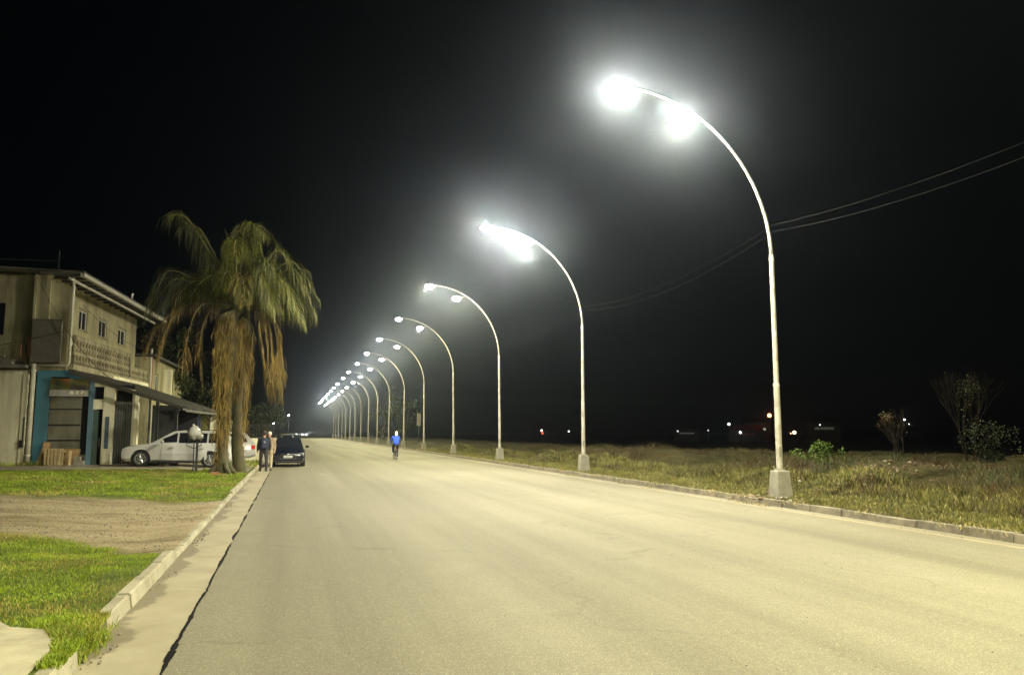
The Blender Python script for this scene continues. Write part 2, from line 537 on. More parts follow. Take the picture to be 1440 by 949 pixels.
grid('verge_right', [10.84] + [10.84 + 20 * (k / 110) ** 1.15 for k in range(1, 111)] + [34, 40, 50, 70],
     [-30, -15, -5] + [0 + 60 * (k / 240) for k in range(241)] + geo(61, 300, 90), zr, M['verge_r'])

# pavement slab, bottom left
M['slab'] = simple('pavement_slab', (.42, .38, .26), .85, var=.16, scale=1.4, bmp=.35, bscale=50, dirt=(.22, .19, .12))
sl = [(-6, 2), (-1.6, 2), (-1.6, 6.5), (-1.68, 6.85), (-1.82, 7.2), (-2.1, 7.35), (-2.35, 7.75), (-3, 8.0), (-4, 8.1), (-6, 8.3)]
tag(MB().hexa([(x, y, .02) for x, y in sl], [(x, y, .152) for x, y in sl]).build('pavement', M['slab']), kind='structure')
# concrete forecourt before the shop
M['forecourt'] = simple('forecourt', (.28, .245, .16), .9, var=.2, scale=1.2, bmp=.3, bscale=40, dirt=(.15, .12, .08))
fc = grid('forecourt', [-22 + 20.35 * k / 30 for k in range(31)], [32.9 + .15 * 0, 33.5, 34.5, 36, 38, 40, 43, 46], lambda x, y: zl(x, y) + .012, M['forecourt'])

# ------------------------------------------------------------------ grass
def leafm(name, c, rough=.6, var=.35):
    m, nt, b = new_mat(name)
    n1 = noise_tex(nt, 1.5, 3, .6)
    lo = tuple(x * (1 - var) for x in c); hi = tuple(x * (1 + var) for x in c)
    L(nt, ramp(nt, n1, [(.35, lo), (.65, hi)]), b.inputs['Base Color'])
    b.inputs['Roughness'].default_value = rough; b.inputs['Specular IOR Level'].default_value = .3
    return m
M['g1'] = leafm('grass_green', (.22, .29, .018)); M['g2'] = leafm('grass_deep', (.15, .225, .014)); M['g3'] = leafm('grass_yellow', (.3, .26, .06))
M['g4'] = leafm('grass_straw', (.30, .25, .10)); M['g5'] = leafm('weed_olive', (.05, .045, .011)); M['g6'] = leafm('weed_brown', (.05, .03, .011))
def blades(name, samples, mats, label=None, cat=None, kind='stuff'):
    """samples: (x, y, z, height, width, material, lean)"""
    mb = MB(); r = rnd
    for x, y, z, h, wd, mi, ln in samples:
        a = r.uniform(0, 6.283); c, s = math.cos(a) * wd / 2, math.sin(a) * wd / 2
        b2 = r.uniform(0, 6.283); lx, ly = math.cos(b2) * ln * h, math.sin(b2) * ln * h
        i = len(mb.v)
        mb.v += [(x - c, y - s, z - .01), (x + c, y + s, z - .01), (x + c * .7 + lx * .4, y + s * .7 + ly * .4, z + h * .6), (x - c * .7 + lx * .4, y - s * .7 + ly * .4, z + h * .6), (x + lx, y + ly, z + h)]
        mb.f += [(i, i + 1, i + 2, i + 3), (i + 3, i + 2, i + 4)]; mb.m += [mi, mi]
    o = mb.build(name, mats)
    return tag(o, label, cat, None, kind)
def slab_edge(x):
    P = [(-6, 8.3), (-4, 8.1), (-3, 8.0), (-2.35, 7.75), (-2.1, 7.35), (-1.82, 7.2), (-1.68, 6.85), (-1.6, 6.5), (-1.58, 6.1), (-1.4, 6.0)]
    for (a, ya), (b_, yb) in zip(P, P[1:]):
        if a <= x <= b_: return ya + (yb - ya) * (x - a) / (b_ - a) + .03 * nz(x, 0, 6, 3)
    return 8.3
S = []
def lawn(n, x0, x1, y0, y1, h0, h1, wd, keep):
    for _ in range(n):
        x = rnd.uniform(x0, x1); y = rnd.uniform(y0, y1)
        # inside the view cone only (with a margin)
        if x < -.62 * y - 1.2: continue
        k = keep(x, y)
        if rnd.random() > k: continue
        p = nz(x, y, .8, 11) + .5 * nz(x, y, 2.5, 12) + rnd.uniform(-.35, .35)
        mi = 0 if p > -.05 else 1
        if p < -.3 or nz(x, y, .6, 31) > .12 + rnd.uniform(0, .35): mi = 2
        S.append((x, y, zl(x, y), rnd.uniform(h0, h1) * (1 + .5 * nz(x, y, 1.3, 21)), wd * rnd.uniform(.7, 1.3), mi, rnd.uniform(.2, .9)))
patch = lambda x, y: max(0, 1 - 1.3 * dirt_mask(x, y)) * (1 if nz(x, y, .9, 40) > -.35 else .45)
lawn(120000, -9, -1.57, 6.9, 15.5, .012, .032, .008, lambda x, y: patch(x, y) if y > slab_edge(x) else 0.0)
lawn(75000, -18, -1.53, 20, 32.9, .02, .055, .018, patch)
lawn(9000, -1.95, -1.44, 6.1, 7.7, .02, .06, .008, lambda x, y: 1 if y > slab_edge(x) else 0)
lawn(2500, -12.5, -9.2, 35.6, 37.9, .06, .22, .02, lambda x, y: 1 if y > 37.3 else 0)
lawn(3500, -3.2, -1.66, 29.0, 33.5, .05, .14, .02, lambda x, y: .8)
lawn(3500, -4, -1.5, 38, 60, .05, .14, .04, lambda x, y: .8)
lawn(2500, -9, -1.7, 13.5, 21, .02, .05, .012, lambda x, y: .25 if nz(x, y, .9, 50) > .1 else .04)
# the grass clump that spills over the broken kerb
for _ in range(2600):
    a = rnd.gauss(0, .085); b_ = rnd.gauss(0, .26)
    x = -1.53 + a * .8; y = 7.08 + b_
    if x < -1.58 and y < slab_edge(x): continue
    S.append((x, y, .10 if x < -1.5 else .03, rnd.uniform(.02, .07), .008, rnd.choice([0, 0, 1, 2]), rnd.uniform(.3, 1.1)))
blades('lawn_grass', S, [M['g1'], M['g2'], M['g3']])
# right verge: mown strip, then tall dry weeds
S = []
for _ in range(52000):
    y = 6 + 70 * rnd.random() ** 1.7; x = 10.88 + 4.2 * rnd.random()
    near = 1 - sm(1.6, 3.4, x - 10.86)
    S.append((x, y, zr(x, y), rnd.uniform(.03, .08) * (1 + 1.4 * (1 - near)), .014 + .0006 * y, rnd.choice([0, 1, 1, 2, 2, 3]), rnd.uniform(.2, .9)))
blades('verge_grass', S, [leafm('verge_green', (.085, .1, .015)), leafm('verge_olive', (.11, .105, .022)), leafm('verge_yellow', (.16, .145, .035)), leafm('verge_straw', (.2, .17, .06))])
S = []
for _ in range(8500):
    y = 8 + 62 * rnd.random() ** 1.4; x = 12.7 + 10 * rnd.random() ** .95
    if nz(x, y, .45, 60) < -.22 + rnd.uniform(-.2, .2): continue
    if (x - 15.4) ** 2 + (y - 18.3) ** 2 < 2.2: continue
    h0 = rnd.uniform(.08, .3) * (1.3 if nz(x, y, .3, 61) > .1 else .8)
    n = rnd.randint(7, 14); tone = 2 if nz(x, y, .35, 62) > .05 else (0 if nz(x, y, .5, 63) > .1 else rnd.choice([0, 1, 1, 3]))
    for k in range(n):
        xx = x + rnd.gauss(0, .1); yy = y + rnd.gauss(0, .1)
        S.append((xx, yy, zr(xx, yy), h0 * rnd.uniform(.5, 1.25), .014, tone if rnd.random() < .7 else rnd.randint(0, 3), rnd.uniform(.4, 1.3)))
blades('tall_weeds', S, [leafm('weed_green', (.032, .04, .008)), M['g5'], M['g6'], leafm('weed_straw', (.10, .08, .03))])
# tufts that hang over the right kerb
S = []
for _ in range(60):
    y = 9 + 40 * rnd.random(); 
    for k in range(45):
        S.append((10.72 + rnd.gauss(.1, .09), y + rnd.gauss(0, .22), .10, rnd.uniform(.03, .1), .014, rnd.choice([0, 1, 1]), 1.1))
for _ in range(26):
    y = rnd.choice([16.4, 17.2, 22.4, 24.5, 30]) + rnd.gauss(0, .5)
    for k in range(18):
        S.append((10.55 + rnd.gauss(0, .08), y + rnd.gauss(0, .12), .0, rnd.uniform(.02, .06), .014, rnd.choice([0, 1, 1]), 1.1))
blades('kerb_tufts', S, [M['g5'], M['g4']])

# stones
def stones(name, pts, mats):
    mb = MB()
    for x, y, z, s in pts:
        st = len(mb.v)
        mb.ball((0, 0, 0), s, 5, rnd.randrange(len(mats)), rz=s * rnd.uniform(.35, .8), ry=s * rnd.uniform(.6, 1.1))
        for i in range(st, len(mb.v)):
            v = Vector(mb.v[i]); mb.v[i] = tuple(v * (1 + .3 * noise.noise(v * (1.7 / s) + Vector((x, y, 0)))))
        mb.xf(Matrix.Translation((x, y, z)) @ Matrix.Rotation(rnd.uniform(0, 6.28), 4, 'Z') @ Matrix.Rotation(rnd.uniform(-.5, .5), 4, 'X'), st)
    return tag(mb.build(name, mats), kind='stuff')
M['st1'] = simple('stone_pale', (.27, .235, .17), .9); M['st2'] = simple('stone_brown', (.16, .11, .07), .9); M['st3'] = simple('stone_grey', (.2, .19, .16), .9)
M['st5'] = simple('stone_tan', (.24, .19, .12), .9)
pts = []
for _ in range(8500):
    x = rnd.uniform(-11, -1.65); y = rnd.uniform(11.5, 22)
    if x < -.62 * y - 1 or dirt_mask(x, y) < .5: continue
    if nz(x, y * 2, .7, 71) < -.1 + rnd.uniform(-.3, .3): continue
    pts.append((x, y, zl(x, y) + .003, rnd.uniform(.006, .022)))
stones('gravel', pts, [M['st1'], M['st5'], M['st1'], M['st5'], M['st3']])
pts = []
for _ in range(330):
    a = rnd.gauss(0, 1.2); b_ = rnd.gauss(0, .8)
    x = 15.3 + a; y = 18.2 + b_
    pts.append((x, y, zr(x, y) + .02, rnd.uniform(.015, .06)))
M['litter'] = simple('litter_pale', (.2, .165, .105), .8)
M['st4'] = simple('leaf_litter', (.06, .038, .018), .9)
stones('rubble_heap', pts, [M['litter'], M['st2'], M['st4'], M['st4'], M['st4'], M['st4']])
pts = [(rnd.gauss(11.0, .35), rnd.gauss(17.3, .5), .14, rnd.uniform(.015, .06)) for _ in range(60)]
pts += [(rnd.gauss(13.4, .5), rnd.gauss(17.2, .9), zr(13.4, 17.2) + .03, rnd.uniform(.02, .05)) for _ in range(9)]
pts += [(rnd.uniform(10.3, 10.66), rnd.uniform(10, 40), .004, rnd.uniform(.005, .022)) for _ in range(160)]
stones('debris', pts, [M['st1'], M['st2'], M['st3']])
# dark clods and leaves on the bare drive and in the gutter
pts = [(-1.34 + rnd.gauss(0, .05), rnd.choice([13.6, 14.1, 17.6, 19.6, 7.0, 10.2]) + rnd.gauss(0, .28), .012, rnd.uniform(.006, .02)) for _ in range(130)]
pts += [(rnd.uniform(-.6, 9), 5 + 30 * rnd.random() ** 2, .003, rnd.uniform(.004, .009)) for _ in range(160)]
stones('grit', pts, [M['st1'], M['litter'], M['st3'], M['litter']])

# ------------------------------------------------------------------ palm
M['trunk'] = simple('palm_trunk', (.085, .07, .035), .95, var=.4, scale=4, bmp=.8, bscale=20, dirt=(.07, .08, .03), streak=(1, 1, .3))
M['frond'] = leafm('palm_green', (.125, .125, .012), .65); M['frond2'] = leafm('palm_green_dark', (.045, .058, .008), .6)
M['dead'] = leafm('palm_dead', (.27, .19, .045), .8); M['dead2'] = leafm('palm_dead_brown', (.17, .11, .03), .8); M['rachis'] = simple('palm_stalk', (.24, .21, .09), .6)
def frond(mb, pts, leaf, dens, mats, droop=1.0, spread=.35, taper=True):
    """pts: stalk polyline; leaflets hang off both sides. mats = material indexes"""
    P = [Vector(p) for p in pts]
    # Catmull-Rom resample
    out = []
    n = len(P)
    for i in range(n - 1):
        p0 = P[max(i - 1, 0)]; p1 = P[i]; p2 = P[i + 1]; p3 = P[min(i + 2, n - 1)]
        for k in range(8):
            t = k / 8
            out.append(.5 * ((2 * p1) + (-p0 + p2) * t + (2 * p0 - 5 * p1 + 4 * p2 - p3) * t * t + (-p0 + 3 * p1 - 3 * p2 + p3) * t ** 3))
    out.append(P[-1])
    mb.tube(out, [.028 * (1 - .8 * k / (len(out) - 1)) for k in range(len(out))], 5, mats[0])
    Ls = [0]
    for a, b_ in zip(out, out[1:]): Ls.append(Ls[-1] + (b_ - a).length)
    tot = Ls[-1]; nl = int(tot * dens)
    for q in range(nl):
        s = tot * (.10 + .90 * (q + rnd.random()) / nl)
        j = 0
        while j < len(Ls) - 2 and Ls[j + 1] < s: j += 1
        f = (s - Ls[j]) / max(1e-6, Ls[j + 1] - Ls[j])
        o = out[j].lerp(out[j + 1], f); t = (out[j + 1] - out[j]).normalized()
        side = t.cross(Vector((0, 0, 1)))
        if side.length < .1: side = Vector((rnd.uniform(-1, 1), rnd.uniform(-1, 1), 0))
        side.normalize(); side = side if rnd.random() < .5 else -side
        ll = leaf * rnd.uniform(.7, 1.15) * (1 if not taper else (.45 + .55 * math.sin(math.pi * min(1, .12 + s / tot * .92))))
        d = (side * spread * rnd.uniform(.5, 1.6) + t * rnd.uniform(.1, .5) + Vector((0, 0, rnd.uniform(-.1, .45)))).normalized()
        g = Vector((rnd.uniform(-.12, .12), rnd.uniform(-.12, .12), -1))
        w = .017 * rnd.uniform(.6, 1.2)
        ww = t.cross(g)
        ww = (ww.normalized() if ww.length > .1 else side) * w
        ww = (ww + side * rnd.uniform(-w, w)).normalized() * w * .5
        mi = rnd.choice(mats[1:])
        pts_ = [o]; cur = o.copy(); nseg = 4
        for k in range(nseg):
            u = (k + .6) / nseg
            dd = (d * (1 - u) ** 1.6 + g * u * droop * 1.2).normalized()
            cur = cur + dd * (ll / nseg); pts_.append(cur.copy())
        i = len(mb.v)
        for k, p in enumerate(pts_):
            wk = ww * (1 if k < 3 else (.75 if k == 3 else .15))
            mb.v += [tuple(p - wk), tuple(p + wk)]
        for k in range(nseg):
            a = i + 2 * k
            mb.f.append((a, a + 1, a + 3, a + 2)); mb.m.append(mi)

def palm():
    bx, by = -2.45, 31.6
    root = empty('palm_tree', (bx, by, .18))
    tag(root, 'tall shaggy palm with green crown and hanging dead fronds, before the white estate car', 'palm tree')
    t = MB()
    def tr(pts, rs):
        P = []; Rr = []
        for i in range(len(pts) - 1):
            a = Vector(pts[i]); b_ = Vector(pts[i + 1])
            for k in range(6):
                f = k / 6; P.append(a.lerp(b_, f)); r = rs[i] + (rs[i + 1] - rs[i]) * f
                Rr.append(r * (1 + (.05 if k % 2 else -.02)))
        P.append(Vector(pts[-1])); Rr.append(rs[-1])
        i0 = len(t.v)
        t.tube(P, Rr, 16)
        for i in range(i0, len(t.v)):
            v = Vector(t.v[i]); t.v[i] = tuple(v + Vector((nz(v.x * 6, v.z * 2 + v.y * 6, 1, 1), nz(v.x * 6, v.z * 2, 1, 7), 0)) * .035)
    tr([(.02, 0, -.25), (.0, 0, .15), (-.02, 0, .8), (.05, 0, 2.6), (.15, .05, 4.4), (.2, .1, 6.3)], [.34, .27, .21, .18, .16, .15])
    tr([(.60, .9, -.25), (.56, .85, .2), (.46, .8, .9), (.42, .8, 2.6), (.55, .75, 4.4), (.6, .7, 5.8)], [.3, .25, .2, .17, .15, .13])
    for (a, b_) in (((-.3, -.15), (-.55, -.3)), ((.2, -.32), (.42, -.52)), ((.35, -.1), (.6, -.2))):
        t.tube([(a[0] * .6, a[1] * .6, .35), (a[0], a[1], .12), (b_[0], b_[1], -.1)], [.1, .1, .04], 7)
    # whitish split stem seen between the skirts
    t.tube([(.0, -.35, 2.9), (-.02, -.32, 3.6), (.16, -.25, 4.3), (.1, -.2, 5.2)], [.035, .035, .03, .03], 6)
    t.build('trunk', M['trunk'], root, smooth=True)
    X0, Y0, Z0 = bx, by, .18
    c = MB(); mats = (0, 1, 1, 2)
    cen = Vector((.3, .1, 6.35))
    def fr(end, apex, leaf=.95, dens=60, m=mats, start=cen, **k):
        dens = dens * 1.35
        a = Vector(start); e = Vector(end); ap = Vector(apex)
        frond(c, [a, a.lerp(ap, .55) + Vector((0, 0, .12)), ap, ap.lerp(e, .5) + Vector((0, 0, .18)), e], leaf, dens, m, **k)
    # (world offsets from the trunk foot; x right, y away, z up)
    fr((-2.3, .2, 9.6), (-1.5, .1, 9.4), 2.0, 42, spread=.45); fr((-1.9, .5, 9.2), (-1.1, .3, 9.1), 1.8, 36, spread=.45)
    fr((-1.7, -.5, 9.3), (-.8, -.2, 8.3), 1.4, 40, spread=.5)
    fr((1.75, .3, 8.7), (.9, .2, 9.4), 1.4, 62)
    fr((1.2, -.8, 8.9), (.5, -.4, 9.2), 1.4, 52)
    fr((.9, 1.3, 8.6), (.5, .6, 9.1), 1.2, 50)
    fr((.2, -1.3, 7.9), (.2, -.6, 8.6), 1.2, 50)
    for ex, ey, ez, ax, az in ((3.25, -.2, 5.9, 2.3, 7.75), (3.05, .7, 5.9, 2.2, 7.5), (3.3, .2, 6.6, 2.2, 8.1), (2.7, -1.1, 5.6, 1.9, 7.2), (2.3, .3, 5.8, 1.6, 7.1), (1.8, -1.4, 5.9, 1.2, 7.2),
                               (2.7, -.5, 6.9, 1.7, 8.4), (2.1, 1.4, 6.2, 1.3, 7.7), (1.4, -.6, 6.2, 1.0, 7.1), (1.9, -.9, 6.7, 1.3, 7.9)):
        fr((ex, ey, ez), (ax, ey * .6, az), 1.35, 66, spread=.28)
    for ex, ey, ez, ax, az, mm in ((-2.9, .1, 5.9, -2.1, 7.5, (0, 1, 2, 2)), (-2.6, -.8, 5.8, -1.8, 7.1, (0, 2, 2, 3)), (-2.5, .9, 6.1, -1.6, 7.4, (0, 1, 2, 2)), (-1.8, -1.3, 6.0, -1.1, 7.0, (0, 1, 2, 3)),
                                   (-1.3, 1.6, 6.5, -.7, 7.7, (0, 1, 2, 2)), (-2.2, .2, 6.3, -1.2, 7.0, (0, 2, 3, 2)), (-1.2, -1.7, 6.2, -.5, 7.2, (0, 1, 2, 2))):
        fr((ex, ey, ez), (ax, ey * .6, az), 1.35, 60, m=mm, spread=.28)
    fr((.4, 2.2, 6.2), (.3, 1.3, 7.7), 1.0, 50); fr((.7, -1.9, 6.1), (.5, -1.1, 7.2), 1.0, 50, m=(0, 1, 2, 3)); fr((-.2, -1.6, 6.6), (0, -.9, 7.4), .9, 45)
    fr((-.25, 0, 9.2), (0, 0, 8.2), .6, 26, spread=.3); fr((.6, 0, 9.0), (.4, 0, 8.2), .6, 26, spread=.3)
    c.build('crown', [M['rachis'], M['frond'], M['frond2'], M['dead2']], root)
    # dead skirt
    c = MB(); dm = (0, 1, 1, 2)
    def dead(pts, leaf, dens, m=dm): frond(c, pts, leaf, dens, m, spread=.13, droop=1.5, taper=False)
    a = (.25, .05, 6.2)
    # left outer skirt, tips to 4 m
    dead([a, (-1.2, 0, 6.55), (-2.0, 0, 5.6), (-2.35, 0, 4.4)], .8, 75)
    dead([a, (-1.5, .5, 6.3), (-2.6, .5, 5.3), (-2.9, .5, 4.3)], .7, 55)
    dead([a, (-.9, -.3, 6.2), (-1.35, -.4, 5.0), (-1.4, -.4, 3.9)], .7, 50, (0, 2, 2, 1))
    dead([a, (-.7, .3, 6.0), (-1.0, .4, 4.8), (-.85, .4, 3.3)], .6, 50, (0, 2, 2, 1))
    # bunches down the trunks, a column on each with a gap between, and one clear bunch on the right
    for (x, y, z, q) in ((-.3, -.3, 2.6, 0), (-.22, -.36, 1.3, 1), (-.05, -.34, .9, 0), (.05, -.3, 2.4, 1), (.1, -.33, 1.6, 0), (-.32, -.2, 3.5, 0), (.0, -.28, 3.3, 0), (.15, -.26, 1.1, 0), (-.15, -.36, .5, 0)):
        dead([(.2, 0, 6.1), (x * 1.1 + .05, y, 5.7), (x * 1.05, y, 4.4), (x, y, z)], .42, 52, (0, 1, 1, 2) if q == 0 else (0, 2, 2, 1))
    for (x, y, z, q) in ((.42, .1, 3.4, 1), (.36, .0, 2.8, 0), (.5, .1, 3.9, 0), (.78, .4, 1.5, 0), (.66, .35, 2.3, 1), (.86, .5, 2.9, 0), (.6, .38, 3.4, 1), (.72, .3, .9, 1)):
        dead([(.5, .5, 5.9), (x * 1.02, y, 5.5), (x * .98, y, 4.4), (x * .95, y, z)], .42, 44, (0, 1, 1, 2) if q == 0 else (0, 2, 2, 1))
    for (x, y, z, q) in ((1.75, -.1, 3.0, 0), (1.6, -.3, 3.3, 0), (1.95, .1, 3.3, 1), (1.4, -.35, 3.8, 0), (1.7, .1, 4.2, 0), (2.05, -.2, 3.0, 0)):
        dead([(.4, 0, 6.2), (.95, y * .5, 6.35), (x - .25, y, 5.5), (x, y, z)], .62, 52, (0, 1, 1, 2) if q == 0 else (0, 2, 1, 1))
    c.build('dead_fronds', [M['rachis'], M['dead'], M['dead2']], root)
    return root
palm()
# bricks at the palm's foot
M['brick'] = simple('brick', (.42, .17, .09), .9, var=.3, scale=8, dirt=(.3, .22, .14))
b = MB().box(-.28, .05, -.07, .07, 0, .09)
b.box(-.26, .03, -.06, .06, .093, .17).box(.075, .26, -.08, .06, 0, .1)
o = b.build('brick_stack', M['brick'], loc=(-2.47, 30.4, zl(-2.47, 30.4) - .005), bevel=.006)
o.rotation_euler = (0, 0, .12)
tag(o, 'small stack of orange bricks on the grass at the foot of the palm', 'bricks')

# ------------------------------------------------------------------ broadleaf trees and shrubs
M['twig'] = simple('twig', (.012, .009, .006), .95, spec=.1)
M['bark'] = simple('bark', (.11, .085, .055), .95, var=.3, scale=6, bmp=.5)
def tree(name, loc, h, cr, n, leafsz, mats, label, cat='tree', group=None, crown_z=.55, thin=False, seed=1, flat=1.0):
    r = random.Random(seed)
    root = empty(name, loc); tag(root, label, cat, group)
    t = MB(); tips = []
    th = h * crown_z
    def branch(p, d, ln, rad, depth):
        q = p + d * ln * .5 + Vector((r.uniform(-1, 1), r.uniform(-1, 1), 0)) * ln * .05
        e = q + (d + Vector((r.uniform(-.2, .2), r.uniform(-.2, .2), .05))).normalized() * ln * .5
        t.tube([p, q, e], [rad, rad * .82, rad * .62], 6 if depth < 2 else 4)
        if depth >= (4 if thin else 3): tips.append(e); return
        for _ in range(r.randint(2, 4) if thin else 3):
            a = r.uniform(0, 6.283); k = r.uniform(.12, .5) if thin else r.uniform(.35, .85)
            nd = (d + Vector((math.cos(a) * k, math.sin(a) * k, r.uniform(-.1, .35)))).normalized()
            branch(e.copy(), nd, ln * r.uniform(.55, .8), rad * .6, depth + 1)
        tips.append(e)
    if thin:
        for _ in range(6):
            a = r.uniform(0, 6.283)
            branch(Vector((r.uniform(-.3, .3), r.uniform(-.3, .3), 0)), Vector((math.cos(a) * .16, math.sin(a) * .16, 1)).normalized(), h * .34, .02, 0)
    else:
        branch(Vector((0, 0, -.2)), Vector((r.uniform(-.08, .08), r.uniform(-.08, .08), 1)).normalized(), th * .8, h * .028, 0)
    t.build('trunk' if not thin else 'branches', M['bark'] if not thin else M['twig'], root)
    c = MB()
    clumps = [(Vector((r.gauss(0, cr * .45), r.gauss(0, cr * .45), th + (h - th) * .5 + r.gauss(0, (h - th) * .3) * flat)), r.uniform(.18, .42) * cr) for _ in range(max(5, int(n / 240)))]
    clumps += [(p, cr * r.uniform(.15, .3)) for p in tips[:40]]
    for k in range(n):
        cp, rr = r.choice(clumps)
        v = Vector((r.gauss(0, 1), r.gauss(0, 1), r.gauss(0, .8))); v.normalize()
        p = cp + v * rr * r.uniform(.5, 1.05)
        p.z = max(p.z, .03)
        a = Vector((r.gauss(0, 1), r.gauss(0, 1), r.gauss(0, .6))).normalized() * leafsz * r.uniform(.6, 1.3)
        b_ = a.cross(Vector((r.gauss(0, 1), r.gauss(0, 1), r.gauss(0, 1)))).normalized() * leafsz * .35
        i = len(c.v)
        c.v += [tuple(p - a * .5), tuple(p + b_), tuple(p + a * .5), tuple(p - b_)]
        c.f.append((i, i + 1, i + 2, i + 3)); c.m.append(r.randrange(len(mats)))
    if n: c.build('crown' if not thin else 'foliage', mats, root)
    return root
LG = [leafm('leaf_green', (.07, .11, .02)), leafm('leaf_olive', (.10, .11, .03)), leafm('leaf_dark', (.03, .055, .012))]
LD = [leafm('leaf_dim', (.03, .045, .012)), leafm('leaf_dim2', (.045, .05, .018))]
tree('roadside_tree', (17.5, 128, 0), 9, 3.2, 2600, .3, LD, 'leafy tree behind the distant street lamps right of the road, the nearer of two', crown_z=.35, seed=3)
tree('roadside_tree', (16.5, 150, 0), 8, 3, 2000, .35, LD, 'leafy tree behind the distant street lamps, farther and left of its neighbour', crown_z=.35, seed=4)
tree('street_tree', (-3.6, 118, .1), 6.5, 3.0, 3000, .3, LD, 'bushy lit tree at the end of the houses, beyond the parked dark car', crown_z=.4, seed=5)
tree('street_tree', (-7.2, 82, .1), 7.5, 2.6, 4200, .26, LD, 'dark tree behind the two standing people, right of the thin pole', crown_z=.4, seed=6)
tree('street_tree', (-9.5, 66, .1), 9.5, 2.8, 4500, .26, LD, 'dark tall tree left of the thin pole, behind the palm', crown_z=.35, seed=8)
tree('street_tree', (-6.4, 145, .1), 6, 3.4, 3000, .35, LD, 'low dark tree far along the left side of the road', crown_z=.3, seed=9)
tree('garden_shrub', (-3.6, 62, .1), 1.7, .9, 2200, .14, LG, 'green hedge shrub beyond the white cars, behind the two people', 'shrub', crown_z=.2, seed=12)
tree('verge_shrub', (16.6, 22.6, zr(16.6, 22.6) - .1), .95, .62, 3000, .085, [leafm('shrub_bright', (.08, .13, .014)), leafm('shrub_mid', (.045, .08, .01))], 'bright green leafy shrub on the bank right of the nearest lamp', 'shrub', crown_z=.2, seed=14)
tree('bare_shrub', (21.8, 21.5, zr(21.8, 21.5)), 3.1, 1.1, 260, .07, LD, 'tall bare twiggy shrub at the right edge, against the black sky', 'shrub', thin=True, crown_z=.5, seed=15)
tree('bare_shrub', (19.2, 22.2, zr(19.2, 22.2)), 1.6, .8, 260, .07, [M['g6'], M['g5']], 'low dry twiggy shrub on the bank, just left of the tall bare one', 'shrub', thin=True, crown_z=.4, seed=16)
tree('dark_bush', (20.2, 19.4, zr(20.2, 19.4) - .1), 1.15, 1.1, 3800, .07, [M['twig'], leafm('bush_dark', (.015, .026, .006), .8)], 'dark rounded leafy bush below the tall bare shrub', 'shrub', crown_z=.2, seed=17)
tree('verge_plant', (14.7, 12.9, zr(14.7, 12.9) - .03), .42, .42, 900, .1, [leafm('plant_green', (.05, .10, .02)), LD[0]], 'broad leaved green weed low on the verge at the right edge', 'plant', crown_z=.2, seed=18)
# ------------------------------------------------------------------ buildings
M['wall_beige'] = simple('stucco_beige', (.38, .345, .19), .9, var=.2, scale=1.2, bmp=.25, bscale=60, dirt=(.13, .11, .06), streak=(2, 2, .3))
M['wall_dim'] = simple('stucco_grey', (.13, .12, .085), .9, var=.25, scale=1.0, bmp=.3, bscale=40, dirt=(.07, .06, .045), streak=(2, 2, .3))
M['wall_white'] = simple('stucco_white', (.76, .72, .52), .9, var=.12, scale=1.1, bmp=.2, bscale=60, dirt=(.5, .45, .31), streak=(2.5, 2.5, .25))
M['balc'] = simple('balcony_concrete', (.30, .265, .155), .9, var=.3, scale=1.6, bmp=.4, bscale=35, dirt=(.09, .075, .05), streak=(2.5, 2.5, .5))
M['box_con'] = simple('raw_concrete', (.13, .115, .085), .95, var=.25, scale=2, bmp=.4, dirt=(.07, .06, .045))
M['blue'] = simple('blue_paint', (.05, .165, .225), .75, var=.15, scale=1.5, dirt=(.06, .13, .15), streak=(2, 2, .4))
M['blue2'] = simple('blue_grey_paint', (.10, .17, .22), .75, var=.15, scale=1.5)
M['pipe'] = simple('pvc_pipe', (.52, .5, .38), .5, var=.08, scale=4, dirt=(.36, .33, .22))
M['pipe_red'] = simple('red_post', (.24, .07, .035), .7)
M['shutter'] = simple('rolling_shutter', (.22, .21, .15), .5, .3, var=.15, scale=1.5, dirt=(.09, .08, .05), streak=(1, 1, .4))
M['dark_metal'] = simple('dark_metal', (.03, .03, .033), .5, .3, var=.2)
M['gate'] = simple('gate_grey', (.10, .115, .125), .5, .2, var=.2, scale=3, dirt=(.06, .06, .06), streak=(3, 3, .2))
M['garage'] = simple('garage_sheet', (.05, .052, .052), .55, .2, var=.2, scale=2)
M['zinc'] = simple('zinc_sheet', (.42, .42, .4), .32, .75, var=.2, scale=3, dirt=(.2, .18, .14), streak=(1, 1, 1))
M['tin_dark'] = simple('tin_roof_dark', (.06, .056, .042), .7, .1, var=.3, scale=2)
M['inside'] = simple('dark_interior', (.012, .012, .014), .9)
M['wood'] = simple('plywood', (.34, .22, .09), .85, var=.3, scale=4, dirt=(.2, .12, .05), streak=(1, 1, 3))
M['wood2'] = simple('wood_slats', (.38, .29, .14), .85, var=.3, scale=5)
M['curtain'] = simple('window_blind', (.22, .24, .26), .6)
def glass_dark():
    m, nt, b = new_mat('window_glass')
    b.inputs['Base Color'].default_value = (.012, .014, .02, 1); b.inputs['Roughness'].default_value = .08
    b.inputs['Specular IOR Level'].default_value = .6
    return m
M['glass'] = glass_dark()
M['frame_w'] = simple('window_frame', (.55, .54, .46), .5)

